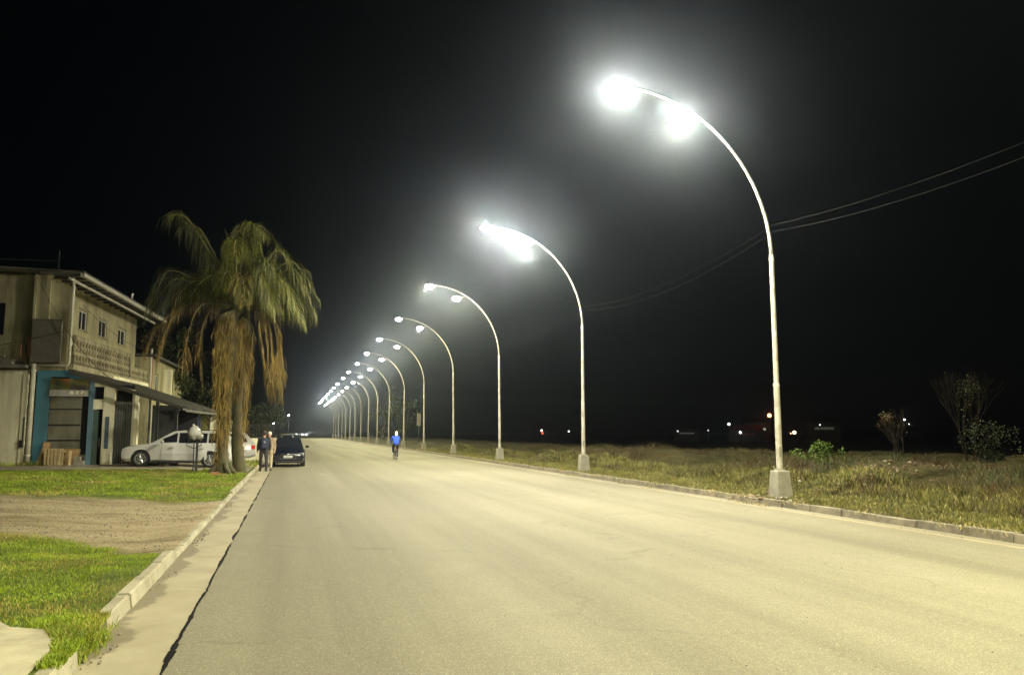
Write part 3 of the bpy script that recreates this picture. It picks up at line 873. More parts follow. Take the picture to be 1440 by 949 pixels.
def wall_x(mb, x0, x1, yf, th, z0, z1, holes=(), m=0):
    """wall along x, front face at y=yf, thickness th towards +y; holes (xa,xb,za,zb)"""
    xs = sorted({x0, x1, *[h[0] for h in holes], *[h[1] for h in holes]})
    zs = sorted({z0, z1, *[h[2] for h in holes], *[h[3] for h in holes]})
    for a, b_ in zip(xs, xs[1:]):
        run = None
        for c, d in zip(zs, zs[1:]):
            cx, cz = (a + b_) / 2, (c + d) / 2
            inside = any(h[0] < cx < h[1] and h[2] < cz < h[3] for h in holes)
            if not inside: mb.box(a, b_, yf, yf + th, c, d, m)
def wall_y(mb, y0, y1, xf, th, z0, z1, holes=(), m=0):
    """wall along y, front face at x=xf looking to +x, thickness towards -x"""
    t = MB(); wall_x(t, y0, y1, 0, th, z0, z1, holes, m)
    for i in range(len(t.v)):
        a, b_, c = t.v[i]; t.v[i] = (xf - b_, a, c)
    i0 = len(mb.v); mb.v += t.v; mb.f += [tuple(q + i0 for q in f) for f in t.f]; mb.m += t.m

AL = 4.6; AX, AY = -10.39, 37.98
def window_y(parent, xf, y0, y1, z0, z1, blind=False, n=2):
    """window in a wall that looks to +x; recessed frame, panes and sill"""
    f = MB(); t = .05
    f.box(xf - .12, xf - .06, y0, y0 + t, z0, z1).box(xf - .12, xf - .06, y1 - t, y1, z0, z1)
    f.box(xf - .12, xf - .06, y0 + t, y1 - t, z0, z0 + t).box(xf - .12, xf - .06, y0 + t, y1 - t, z1 - t, z1)
    f.box(xf - .115, xf - .065, (y0 + y1) / 2 - .025, (y0 + y1) / 2 + .025, z0 + t, z1 - t)
    fo = f.build('window', M['frame_w'], parent)
    MB().box(xf - .10, xf - .09, y0 + t, y1 - t, z0 + t, z1 - t).build('pane', M['glass'], fo)
    if blind: MB().box(xf - .15, xf - .13, y0 + t, (y0 + y1) / 2, z0 + t, z1 - t).build('blind', M['curtain'], fo)
    MB().box(xf - .02, xf + .06, y0 - .08, y1 + .08, z0 - .06, z0 - .003).build('sill', M['balc'], fo)
    MB().box(xf + .002, xf + .04, y0 - .08, y1 + .08, z1 + .05, z1 + .10).build('hood_mould', M['balc'], fo)

# local frame: x = towards the road, y = away along the facade, z up, origin at the near corner on the forecourt
house = empty('shop_house', (AX, AY, 0), -R(AL), 'two storey beige house with balcony over a blue shopfront and lean-to roof', 'house')
G0 = .30
# upper storey walls
w_ = MB()
wins = [(4.25, 5.45, 6.62, 7.55), (7.25, 8.6, 6.62, 7.5), (10.6, 12.1, 6.6, 7.45)]
wall_y(w_, 0, 14.2, 0, .25, 4.55, 8.55, [(a, b_, c, d) for a, b_, c, d in wins])
wall_x(w_, -13, -.46, 1.0, .25, 4.55, 8.7, [(-2.9, -1.95, 5.9, 7.3)])
w_.box(-13, -.25, 13.95, 14.2, 4.55, 8.7)
w_.build('upper_wall', M['wall_beige'], house)
MB().box(-12.5, -.3, 1.3, 13.9, 4.56, 4.7).build('upper_floor', M['wall_dim'], house)
for i, (a, b_, c, d) in enumerate(wins): window_y(house, 0, a, b_, c, d, i == 0)
# side window in the dim gable
f = MB().box(-2.9, -1.95, 1.08, 1.12, 5.9, 7.3).build('side_window', M['glass'], house)
# end wall of the balcony, lit, with a raised pilaster and a sloped head
e = MB()
e.hexa([(-.46, 0, 4.55), (1.0, 0, 4.55), (1.0, .16, 4.55), (-.46, .16, 4.55)], [(-.46, 0, 8.5), (1.0, 0, 7.95), (1.0, .16, 7.95), (-.46, .16, 8.5)])
e.box(-.46, -.36, -.05, -.003, 4.5, 8.4).box(.14, .2, -.045, -.003, 6.45, 8.15)
e.build('balcony_end_wall', M['wall_beige'], house)
MB().box(-.36, .78, -.22, -.052, 4.62, 6.42).box(-.4, .82, -.25, -.05, 6.42, 6.47).build('concrete_panel', M['box_con'], house)
# rusty brackets on the end wall
rb = MB().tube([(-.5, -.08, 4.9), (-.5, -.08, 5.7)], .03, 6).tube([(-.8, -.08, 4.9), (-.8, -.1, 5.4)], .03, 6)
rb.build('bracket', M['pipe_red'], house)
# roof: corrugated sheet over purlins, open eave above the balcony
rf = MB(); n = 90
for i in range(n):
    ya = -.55 + 14.9 * i / n; yb = -.55 + 14.9 * (i + 1) / n; dz = .03 if i % 2 else 0
    rf.hexa([(-13, ya, 8.93 + dz), (1.62, ya, 8.52 + dz), (1.62, yb, 8.52 + dz), (-13, yb, 8.93 + dz)],
            [(-13, ya, 8.95 + dz), (1.62, ya, 8.54 + dz), (1.62, yb, 8.54 + dz), (-13, yb, 8.95 + dz)])
rf.build('roof', M['zinc'], house)
so = MB()
for k in range(15): so.hexa([(-.2, -.3 + k, 8.42), (1.5, -.3 + k, 8.37), (1.5, -.24 + k, 8.37), (-.2, -.24 + k, 8.42)], [(-.2, -.3 + k, 8.52), (1.5, -.3 + k, 8.5), (1.5, -.24 + k, 8.5), (-.2, -.24 + k, 8.52)])
so.box(-13, -.5, .6, .98, 8.6, 8.78)
so.build('rafters', M['tin_dark'], house)
gt = MB()
gt.box(1.50, 1.66, -.55, 14.35, 8.30, 8.33).box(1.63, 1.66, -.55, 14.35, 8.33, 8.47).box(1.50, 1.53, -.55, 14.35, 8.33, 8.47)
gt.box(1.02, 1.12, -.5, 13.9, 8.16, 8.26)
gt.build('roof_gutter', M['pipe'], house)
MB().tube([(1.35, 7.9, 8.55), (1.35, 7.9, 8.95)], .05, 8).tube([(1.35, 7.9, 8.95), (1.35, 7.9, 9.0)], .08, 8).build('roof_vent', M['zinc'], house)
an = MB().tube([(.0, 1.2, 8.6), (.0, 1.2, 9.75)], .022, 6).tube([(-.3, 1.2, 9.5), (.35, 1.2, 9.5)], .012, 5)
an.build('antenna_mast', M['dark_metal'], house)
# balcony: slab, solid lower band with relief, balusters, top rail
b = MB()
b.box(0, 1.22, .16, 12.3, 4.36, 4.6)
b.box(-.46, 1.0, -.02, .16, 4.3, 4.55)
b.build('balcony_slab', M['balc'], house)
MB().box(1.223, 1.32, 5.6, 12.4, 4.30, 4.47).build('balcony_ledge', M['wall_white'], house)
r_ = MB()
r_.box(1.06, 1.26, .17, 8.9, 5.66, 5.86)
r_.box(1.08, 1.22, .17, 12.3, 5.02, 5.14)
r_.box(1.06, 1.24, 8.62, 8.9, 4.6, 5.66)
MB().box(1.04, 1.10, .17, 12.3, 4.603, 5.02).build('parapet_back', M['wall_dim'], house)
r_.box(1.08, 1.22, 8.92, 12.3, 5.143, 5.2)
k = .35
bal = MB()
while k < 8.5:
    bal.tube([(1.15, k, 5.14), (1.15, k, 5.22), (1.15, k, 5.34), (1.15, k, 5.5), (1.15, k, 5.66)], [.10, .06, .13, .05, .11], 8); k += .40
k = .3
while k < 12.2:
    bal.tube([(1.19, k, 4.61), (1.19, k, 4.72), (1.19, k, 4.86), (1.19, k, 5.02)], [.08, .11, .05, .09], 8); k += .40
r_.build('balcony_parapet', M['balc'], house)
bal.build('balusters', M['balc'], house, smooth=True)
# plastic downpipe: corner of the balcony, along the slab, down the shop corner
p = MB()
p.tube([(1.1, -.12, 8.32), (1.12, -.12, 7.9), (1.12, -.12, 4.62), (1.08, -.12, 4.53), (.98, -.12, 4.5), (-.2, -.12, 4.5)], .062, 12)
p.tube([(-.22, -.16, 4.56), (-.22, -.16, .25)], .10, 12).tube([(-.22, -.16, 4.2), (-.22, -.16, 4.3)], .115, 12).tube([(-.22, -.16, .75), (-.22, -.16, .68)], .115, 12)
p.build('downpipe', M['pipe'], house, smooth=True)
# lean-to annex, gable wall towards the camera
zt = lambda x: 4.36 if x < 1.15 else 4.36 - (x - 1.15) * (4.36 - 2.80) / (5.75 - 1.15)
def wseg(mb, x0, x1, z0=None, z1=None, y0=0.0, y1=.2):
    z0 = G0 - .4 if z0 is None else z0
    a, b_ = (zt(x0) - .06, zt(x1) - .06) if z1 is None else (z1, z1)
    mb.hexa([(x0, y0, z0), (x1, y0, z0), (x1, y1, z0), (x0, y1, z0)], [(x0, y0, a), (x1, y0, b_), (x1, y1, b_), (x0, y1, a)])
sb = MB()
wseg(sb, -.12, .40); sb.box(.40, 1.15, 0, .2, 4.02, 4.30); wseg(sb, 1.15, 1.95, z0=3.85, y0=.0); 
sb.build('blue_shop_wall', M['blue'], house)
p2 = MB(); wseg(p2, 1.98, 2.16, y0=-.03); p2.build('blue_pillar', M['blue2'], house)
# sign board above the shutter
sg = MB(); sg.box(.43, 1.95, -.06, -.003, 3.2, 3.95)
def sign_mat():
    m, nt, bb = new_mat('painted_sign')
    n1 = noise_tex(nt, 3.2, 2, .4, stretch=(1, 1, .35))
    a = ramp(nt, n1, [(.35, (.18, .075, .02)), (.48, (.10, .10, .02)), (.6, (.05, .055, .06)), (.7, (.15, .08, .07))])
    L(nt, a, bb.inputs['Base Color']); bb.inputs['Roughness'].default_value = .6
    return m
so_ = sg.build('sign_board', sign_mat(), house)
band = MB().box(.42, 1.96, -.075, -.062, 3.2, 3.47).build('white_band', simple('sign_white', (.36, .35, .31), .6, var=.2, scale=4, dirt=(.2, .17, .13)), so_)
fl = MB(); r2 = random.Random(21)
for cx in (1.30, 1.52, 1.70, 1.84):
    cz = 3.36 + r2.uniform(-.03, .03)
    for q in range(6):
        a = q * 1.047 + r2.random(); fl.tube([(cx, -.078, cz), (cx + .08 * math.cos(a), -.078, cz + .08 * math.sin(a))], [.012, .025], 5)
fl.build('flower_decor', M['wall_white'], so_)
# roller shutter
sh = MB(); k = .98
while k < 3.1:
    sh.box(.42, 1.70, .045, .075, k, k + .10); sh.box(.42, 1.70, .07, .08, k + .10, k + .13); k += .13
MB().box(.42, 1.70, .030, .044, 1.30, 1.36).box(.42, 1.70, .030, .044, 1.95, 2.01).box(.42, 1.70, .030, .044, 2.62, 2.68).build('shutter_seams', M['dark_metal'], house)  # dark strips added in front of the slats to draw the seams
sh.build('roller_shutter', M['shutter'], house)
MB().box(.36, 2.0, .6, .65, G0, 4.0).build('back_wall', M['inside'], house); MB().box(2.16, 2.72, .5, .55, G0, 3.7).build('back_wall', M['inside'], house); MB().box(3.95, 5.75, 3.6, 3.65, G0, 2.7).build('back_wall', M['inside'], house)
bars = MB()
for k in range(6): bars.tube([(1.75 + .042 * k, .06, .75), (1.75 + .042 * k, .06, 3.15)], .008, 5)
for z in (.8, 1.4, 2.1, 2.7, 3.1): bars.box(1.72, 1.98, .05, .075, z, z + .02)
bars.build('grille', M['dark_metal'], house)
MB().box(.42, 1.72, .03, .18, G0 - .1, .97).build('plywood_panel', M['wood'], house)
MB().box(1.72, 1.98, .02, .18, G0 - .1, .72).build('low_plinth', M['box_con'], house)
# doorway, ajar blue-green door
dr = MB().box(2.16, 2.38, .06, .11, G0, 2.62).build('door', simple('door_green', (.07, .11, .09), .6), house)
MB().tube([(2.47, .02, 1.15), (2.47, .02, 1.42)], .012, 6).ball((2.47, .02, 1.1), .03, 6).build('handle', M['zinc'], dr)
wp = MB()
wp.box(2.16, 2.52, 0, .2, 2.66, 3.08); wseg(wp, 2.56, 3.0, y0=-.01); wp.box(2.16, 2.56, .01, .2, 3.62, 3.8)
wp.box(2.66, 2.98, -.12, -.01, G0 - .2, .8)
wp.build('white_pillar', M['wall_white'], house)
MB().box(2.18, 2.56, .1, .12, 3.08, 3.62).build('transom_window', M['glass'], house)
MB().box(2.68, 2.84, -.03, -.012, .98, 2.34).build('narrow_window', simple('blue_glass', (.10, .14, .19), .3), house)
# grey sheet gate
g = MB(); k = 3.02
while k < 3.68: g.box(k, k + .085, .06, .09, G0 + .02, 2.92); k += .1
g.box(3.0, 3.72, .05, .1, 2.93, 3.0)
g.build('sheet_gate', M['gate'], house)
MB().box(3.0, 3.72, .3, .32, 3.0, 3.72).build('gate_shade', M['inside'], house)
ct = MB(); wseg(ct, 3.0, 3.76, z0=3.5); ct.build('lintel', M['wall_white'], house)
c2 = MB(); wseg(c2, 3.74, 3.98, y0=-.06); c2.box(3.83, 3.88, -.09, -.06, G0, 3.3); c2.build('white_column', M['wall_white'], house)
pt = MB(); pt.tube([(4.42, .1, G0), (4.42, .1, 3.2)], .05, 8); pt.build('inner_post', M['gate'], house)
gd = MB(); k = 4.5
while k < 5.5: gd.box(k, k + .11, .2, .23, G0, 2.85); k += .12
gd.build('garage_panel', M['garage'], house)
# lean-to roof
lr = MB(); n = 44
for i in range(n):
    ya = -2.35 + 12.4 * i / n; yb = -2.35 + 12.4 * (i + 1) / n; dz = .02 if i % 2 else 0
    if ya < -.3: continue
    lr.hexa([(1.24, ya, 4.30 + dz), (5.95, ya, 2.72 + dz), (5.95, yb, 2.72 + dz), (1.24, yb, 4.30 + dz)],
            [(1.24, ya, 4.32 + dz), (5.95, ya, 2.74 + dz), (5.95, yb, 2.74 + dz), (1.24, yb, 4.32 + dz)])
lr.hexa([(1.24, -.36, 4.14), (5.98, -.36, 2.60), (5.98, -.31, 2.60), (1.24, -.31, 4.14)], [(1.24, -.36, 4.30), (5.98, -.36, 2.72), (5.98, -.31, 2.72), (1.24, -.31, 4.30)])
lr.box(5.92, 5.98, -.3, 10.0, 2.56, 2.68)
lr.build('lean_to_roof', M['tin_dark'], house)
for k, x in enumerate((4.95, 5.72)):
    pp = MB().box(x - .06, x + .06, -.9, -.78, .62, zt(min(x, 5.75)) - .1)
    po = pp.build('awning_post', M['dark_metal'], house)
    MB().frustum((x, -.84), .34, .34, .24, .24, .12, .68).build('post_base', M['wall_white'], po, bevel=.03)
MB().box(4.8, 5.98, -.9, -.38, 2.62, 2.70).build('awning_beam', M['dark_metal'], house)
# yard wall and railing behind the parked car
yw = MB().box(5.3, 5.9, 9.5, 9.7, .1, 2.6).box(6.3, 9.2, 9.5, 9.65, .0, 1.35)
yw.build('yard_wall', M['wall_white'], house)
rl = MB(); k = 6.3
while k < 9.2: rl.tube([(k, 9.57, 1.35), (k, 9.57, 2.1)], .02, 5); k += .16
rl.box(6.3, 9.2, 9.55, 9.6, 2.1, 2.14); rl.build('railing', M['dark_metal'], house)

# white neighbour on the left, dark canopy above
nb = empty('white_house', (AX, AY, 0), -R(AL), 'low white stained wall of the neighbouring house at the left edge, under a dark canopy', 'house')
w_ = MB(); w_.box(-13, -.55, .12, .35, -.1, 4.3); w_.build('wall', M['wall_white'], nb)
MB().box(-.66, -.46, .02, .115, -.1, 4.15).build('pilaster', M['wall_white'], nb)
MB().box(-13, -.42, -.5, .9, 4.36, 4.5).box(-13, -1.0, -.35, .9, 4.5, 4.72).build('canopy', M['box_con'], nb)
MB().box(-13, -1.3, -.42, -.3, 4.8, 4.87).build('canopy_rail', M['wall_dim'], nb)
MB().box(-13.2, -.45, 1.4, 1.6, 4.2, 4.5).build('back_ledge', M['box_con'], nb)
MB().tube([(-.5, -.02, 2.3), (-.5, -.02, 1.1)], .03, 6).box(-.6, -.46, -.12, .01, 1.05, 1.35).build('meter_box', M['dark_metal'], nb)

# second house further along
h2 = empty('neighbour_house', (-8.8, 54.2, 0), -R(1.5), 'grey two storey house beyond the balcony, half hidden by the palm', 'house')
w_ = MB(); wall_y(w_, 0, 13, 0, .25, 0, 6.4, [(2.3, 3.4, 4.1, 5.4), (8, 9.2, 4.1, 5.4)]); wall_x(w_, -9, -.25, 0, .25, 0, 6.4, [(-3.5, -2.4, 4.1, 5.4)]); w_.box(-9, -.25, 12.75, 13, 0, 6.4)
w_.build('wall', M['wall_beige'], h2)
MB().hexa([(-9.2, -.3, 6.42), (.4, -.3, 6.42), (.4, 13.2, 6.42), (-9.2, 13.2, 6.42)], [(-9.2, -.3, 6.7), (.4, -.3, 6.55), (.4, 13.2, 6.55), (-9.2, 13.2, 6.7)]).build('roof', M['tin_dark'], h2)
window_y(h2, 0, 2.3, 3.4, 4.1, 5.4, False); window_y(h2, 0, 8, 9.2, 4.1, 5.4, False)
MB().box(.003, .5, 5.4, 5.75, 0, 6.0).box(.003, .75, 5.3, 5.9, 0, 3.9).build('white_buttress', M['wall_white'], h2)
MB().tube([(.12, .4, .1), (.12, .4, 6.3)], .07, 8).build('red_pipe', M['pipe_red'], h2)
MB().tube([(.12, .1, .1), (.12, .1, 6.9)], .07, 8).build('pale_pipe', M['pipe'], h2)
wl = MB().box(.003, .03, 1.0, 2.0, 3.2, 5.8)
# far small shop
h3 = empty('blue_front_shop', (-6.9, 84, 0), 0, 'small far shop with a blue panel and yellow pillars, between the palm and the people', 'house')
MB().box(-8, 0, 0, 12, 0, 3.6).build('wall', simple('cream_paint', (.45, .4, .25), .8), h3)
MB().box(-2.9, -1.75, -.06, -.003, .9, 3.3).build('blue_panel', simple('blue_panel', (.16, .22, .5), .6), h3)
MB().box(-1.5, -1.15, -.1, -.003, 0, 3.6).box(-.35, -.02, -.1, -.003, 0, 3.6).build('yellow_pillar', simple('yellow_paint', (.5, .45, .12), .7), h3)
MB().box(-.95, -.5, -.05, -.003, .1, 2.6).build('door', M['pipe_red'], h3)
MB().box(-8.2, .3, -.3, 12.3, 3.61, 3.8).build('roof', M['tin_dark'], h3)
h4 = empty('far_house', (-7.6, 104, 0), 0, 'far low house on the left side, in the dark beyond the small shop', 'house')
MB().box(-8, 0, 0, 16, 0, 3.2).build('wall', M['wall_dim'], h4)
MB().hexa([(-8.3, -.3, 3.21), (.3, -.3, 3.21), (.3, 16.3, 3.21), (-8.3, 16.3, 3.21)], [(-8.3, -.3, 3.4), (-4, -.3, 4.6), (-4, 16.3, 4.6), (-8.3, 16.3, 3.4)]).build('roof', M['tin_dark'], h4)

# timber crate and boards leaning by the shop
def H(x, y, z=0):
    a = R(AL); return (AX + x * math.cos(a) + y * math.sin(a), AY - x * math.sin(a) + y * math.cos(a), z)
cr = empty('slatted_crate', H(.95, -.62, G0 + .01), -R(AL)); tag(cr, 'pale slatted wooden crate standing on end before the shutter', 'crate')
s_ = MB()
for k in range(5): s_.box(-.32 + .13 * k, -.23 + .13 * k, -.16, -.135, .02, .66)
for k in range(4): s_.box(-.32, -.3, -.13 + .08 * k, -.075 + .08 * k, .02, .66)
for k in range(4): s_.box(.27, .29, -.13 + .08 * k, -.075 + .08 * k, .02, .66)
s_.build('slats', M['wood2'], cr)
MB().box(-.32, .29, -.13, .17, .0, .02).box(-.34, .31, -.135, .18, .663, .69).build('boards', M['wood2'], cr)
cr = empty('wooden_stand', H(1.42, -.55, G0 + .01), -R(AL)); tag(cr, 'small wooden stand with open front, right of the slatted crate', 'crate')
MB().box(-.14, -.1, -.15, .15, 0, .6).box(.1, .14, -.15, .15, 0, .6).build('side_board', M['wood2'], cr)
MB().box(-.1, .1, -.14, .14, .52, .55).box(-.1, .1, -.14, .14, .2, .23).build('shelf', M['wood'], cr)
cr = empty('leaning_board', H(.52, -.25, G0), -R(AL)); tag(cr, 'warped orange brown board leaning on the blue wall beside the shutter', 'board')
MB().hexa([(-.2, -.25, 0), (.12, -.25, 0), (.12, -.22, 0), (-.2, -.22, 0)], [(-.16, .12, 1.0), (.1, .12, .92), (.1, .15, .92), (-.16, .15, 1.0)]).build('panel', M['wood'], cr)
MB().hexa([(-.28, -.32, 0), (-.22, -.32, 0), (-.22, -.28, 0), (-.28, -.28, 0)], [(-.2, .1, .7), (-.14, .1, .7), (-.14, .14, .7), (-.2, .14, .7)]).build('batten', M['wood2'], cr)
cr = empty('cement_blocks', H(1.85, -.35, G0), -R(AL)); tag(cr, 'two rough cement blocks by the foot of the blue grey pillar', 'blocks')
MB().box(-.22, .2, -.1, .12, 0, .19).box(-.2, .05, -.08, .1, .193, .37).build('block', M['plinth'], cr, bevel=.015)

# litter basket on a post, stuffed with a white bag
bx, by = -3.5, 32.1; bz = zl(bx, by)
lb = empty('litter_basket', (bx, by, bz), R(10)); tag(lb, 'raised litter basket on a dark post before the white estate car', 'litter basket')
MB().box(-.02, .02, -.02, .02, -.1, 1.25).box(.07, .15, -.03, .03, .0, 1.2).build('post', M['dark_metal'], lb)
bk = MB()
for z in (1.15, 1.32, 1.5): 
    bk.tube([(.25 * math.cos(a), .2 * math.sin(a), z) for a in [k * math.pi / 8 for k in range(17)]], .012, 5)
for k in range(10):
    a = k * math.pi / 5; bk.tube([(.2 * math.cos(a), .15 * math.sin(a), 1.14), (.25 * math.cos(a), .2 * math.sin(a), 1.5)], .009, 5)
bk.box(-.2, .2, -.15, .15, 1.13, 1.145)
for s in (-1, 1): bk.tube([(0, 0, .85), (s * .28, 0, .98), (s * .2, 0, 1.14)], .015, 5)
bk.build('basket', M['dark_metal'], lb)
bg_ = MB().ball((0, -.02, 1.43), .24, 14, rz=.26, ry=.22); bg_.ball((.2, -.04, 1.3), .12, 10); bg_.ball((-.05, 0, 1.7), .07, 8)
for i in range(len(bg_.v)):
    v = Vector(bg_.v[i]); bg_.v[i] = tuple(v + Vector((nz(v.x * 9, v.z * 9, 1, 1), nz(v.y * 9, v.z * 9, 1, 2), nz(v.x * 9, v.y * 9, 1, 3))) * .05)
o = bg_.build('rubbish_bag', simple('bag_plastic', (.55, .53, .47), .35, var=.15, scale=8, bmp=.4, bscale=15), smooth=True, loc=(bx, by, bz))
tag(o, 'white plastic rubbish bag bulging out of the litter basket', 'rubbish bag')

# thin pole and wires on the left
po = MB().tube([(0, 0, 0), (0, 0, 7.4)], [.09, .06], 8).build('thin_pole', M['lamp_paint'], loc=(-4.0, 53.5, .1))
tag(po, 'thin pale pole rising behind the people, right of the palm', 'pole')
pb = empty('box_post', (13.9, 90.5, .2)); tag(pb, 'small post with a pale box beside the sixth street lamp', 'post')
MB().tube([(0, 0, 0), (0, 0, 2.2)], .05, 6).build('post', M['dark_metal'], pb); MB().box(-.22, .22, -.12, .12, 2.2, 3.6).build('box', M['wall_dim'], pb)

# ------------------------------------------------------------------ wires
M['wire'] = simple('wire', (.02, .02, .02), .8)
def span(mb, a, b_, sag, r=.0025, n=16):
    a = Vector(a); b_ = Vector(b_)
    pts = []
    for k in range(n + 1):
        t = k / n; p = a.lerp(b_, t); p.z -= sag * 4 * t * (1 - t); pts.append(p)
    mb.tube(pts, r, 4, caps=False)
ys = [17.1 - 13.53 * 2, 17.1 - 13.53] + LAMPY[:10]
for dz, sg_, lab in ((0, .42, 'upper of two overhead cables strung between the street lamp posts'), (-.17, .5, 'lower of two overhead cables strung between the street lamp posts')):
    mb = MB()
    for a, b_ in zip(ys, ys[1:]): span(mb, (PX + .1, a, 6.85 + dz), (PX + .1, b_, 6.85 + dz), sg_)
    tag(mb.build('overhead_cable', M['wire']), lab, 'cable', 'cables along the lamp posts')
mb = MB(); span(mb, (-30, 33, 9.4), H(0, 1.2, 9.3), .5, .012); span(mb, (-30, 32, 8.6), H(-.6, .5, 8.75), .4, .012)
tag(mb.build('roof_cable', M['wire']), 'pair of thin cables running to the antenna on the house roof', 'cable')
mb = MB(); span(mb, H(-.3, -.3, 8.3), H(2.9, -.4, 3.95), .5, .012); span(mb, H(-9, -.9, 4.3), H(1.1, -.3, 6.0), .35, .012)
span(mb, H(1.4, .3, 7.2), H(1.35, 12.5, 6.4), .4, .01)
tag(mb.build('facade_cable', M['wire']), 'dark cables sagging across the front of the beige house', 'cable')

# ------------------------------------------------------------------ distant lights across the field
def far_light(name, x, y, z, r, c, s, label, halo=False):
    e = empty(name, (x, y, -.9)); tag(e, label, 'distant light', 'lights across the dark field')
    MB().tube([(0, 0, 0), (0, 0, z + .9)], .12, 6).build('mast', M['dark_metal'], e)
    MB().ball((0, 0, z + 1.1), r, 8).build('bulb', emis(name + '_glow', c, s), e)
    return e
# ------------------------------------------------------------------ vehicles
def paint(name, c, rough=.3, metal=0.0):
    m, nt, b = new_mat(name)
    n1 = noise_tex(nt, 2.5, 4, .6)
    L(nt, ramp(nt, n1, [(.3, tuple(x * .88 for x in c)), (.7, c)]), b.inputs['Base Color'])
    b.inputs['Roughness'].default_value = rough; b.inputs['Metallic'].default_value = metal
    b.inputs['Coat Weight'].default_value = .7; b.inputs['Coat Roughness'].default_value = .08
    return m
M['white_car'] = paint('car_white', (.58, .58, .54)); M['silver_car'] = paint('car_silver', (.42, .41, .38), .3, .2); M['navy_car'] = paint('car_dark_blue', (.008, .010, .02), .22)
M['chrome'] = simple('alloy', (.6, .6, .6), .3, .8, var=.05); M['tyre'] = simple('tyre', (.018, .018, .018), .85); M['trim'] = simple('plastic_trim', (.025, .025, .027), .6)
M['red_lamp'] = simple('red_lens', (.45, .02, .015), .2); M['headlamp'] = simple('headlamp_lens', (.75, .76, .7), .12, .3, var=.05); M['plate'] = simple('plate_white', (.75, .75, .7), .5, var=.04)
M['head_on'] = emis('headlight_on', (1, .97, .9), 4000)

def cutter(o, cyls):
    """cut wheel arches"""
    mb = MB()
    for a, b_, r in cyls: mb.tube([a, b_], r, 28)
    c = mb.build('cut', M['trim'])
    md = o.modifiers.new('b', 'BOOLEAN'); md.operation = 'DIFFERENCE'; md.object = c; md.solver = 'EXACT'
    bake(o); me = c.data
    bpy.data.objects.remove(c); bpy.data.meshes.remove(me)

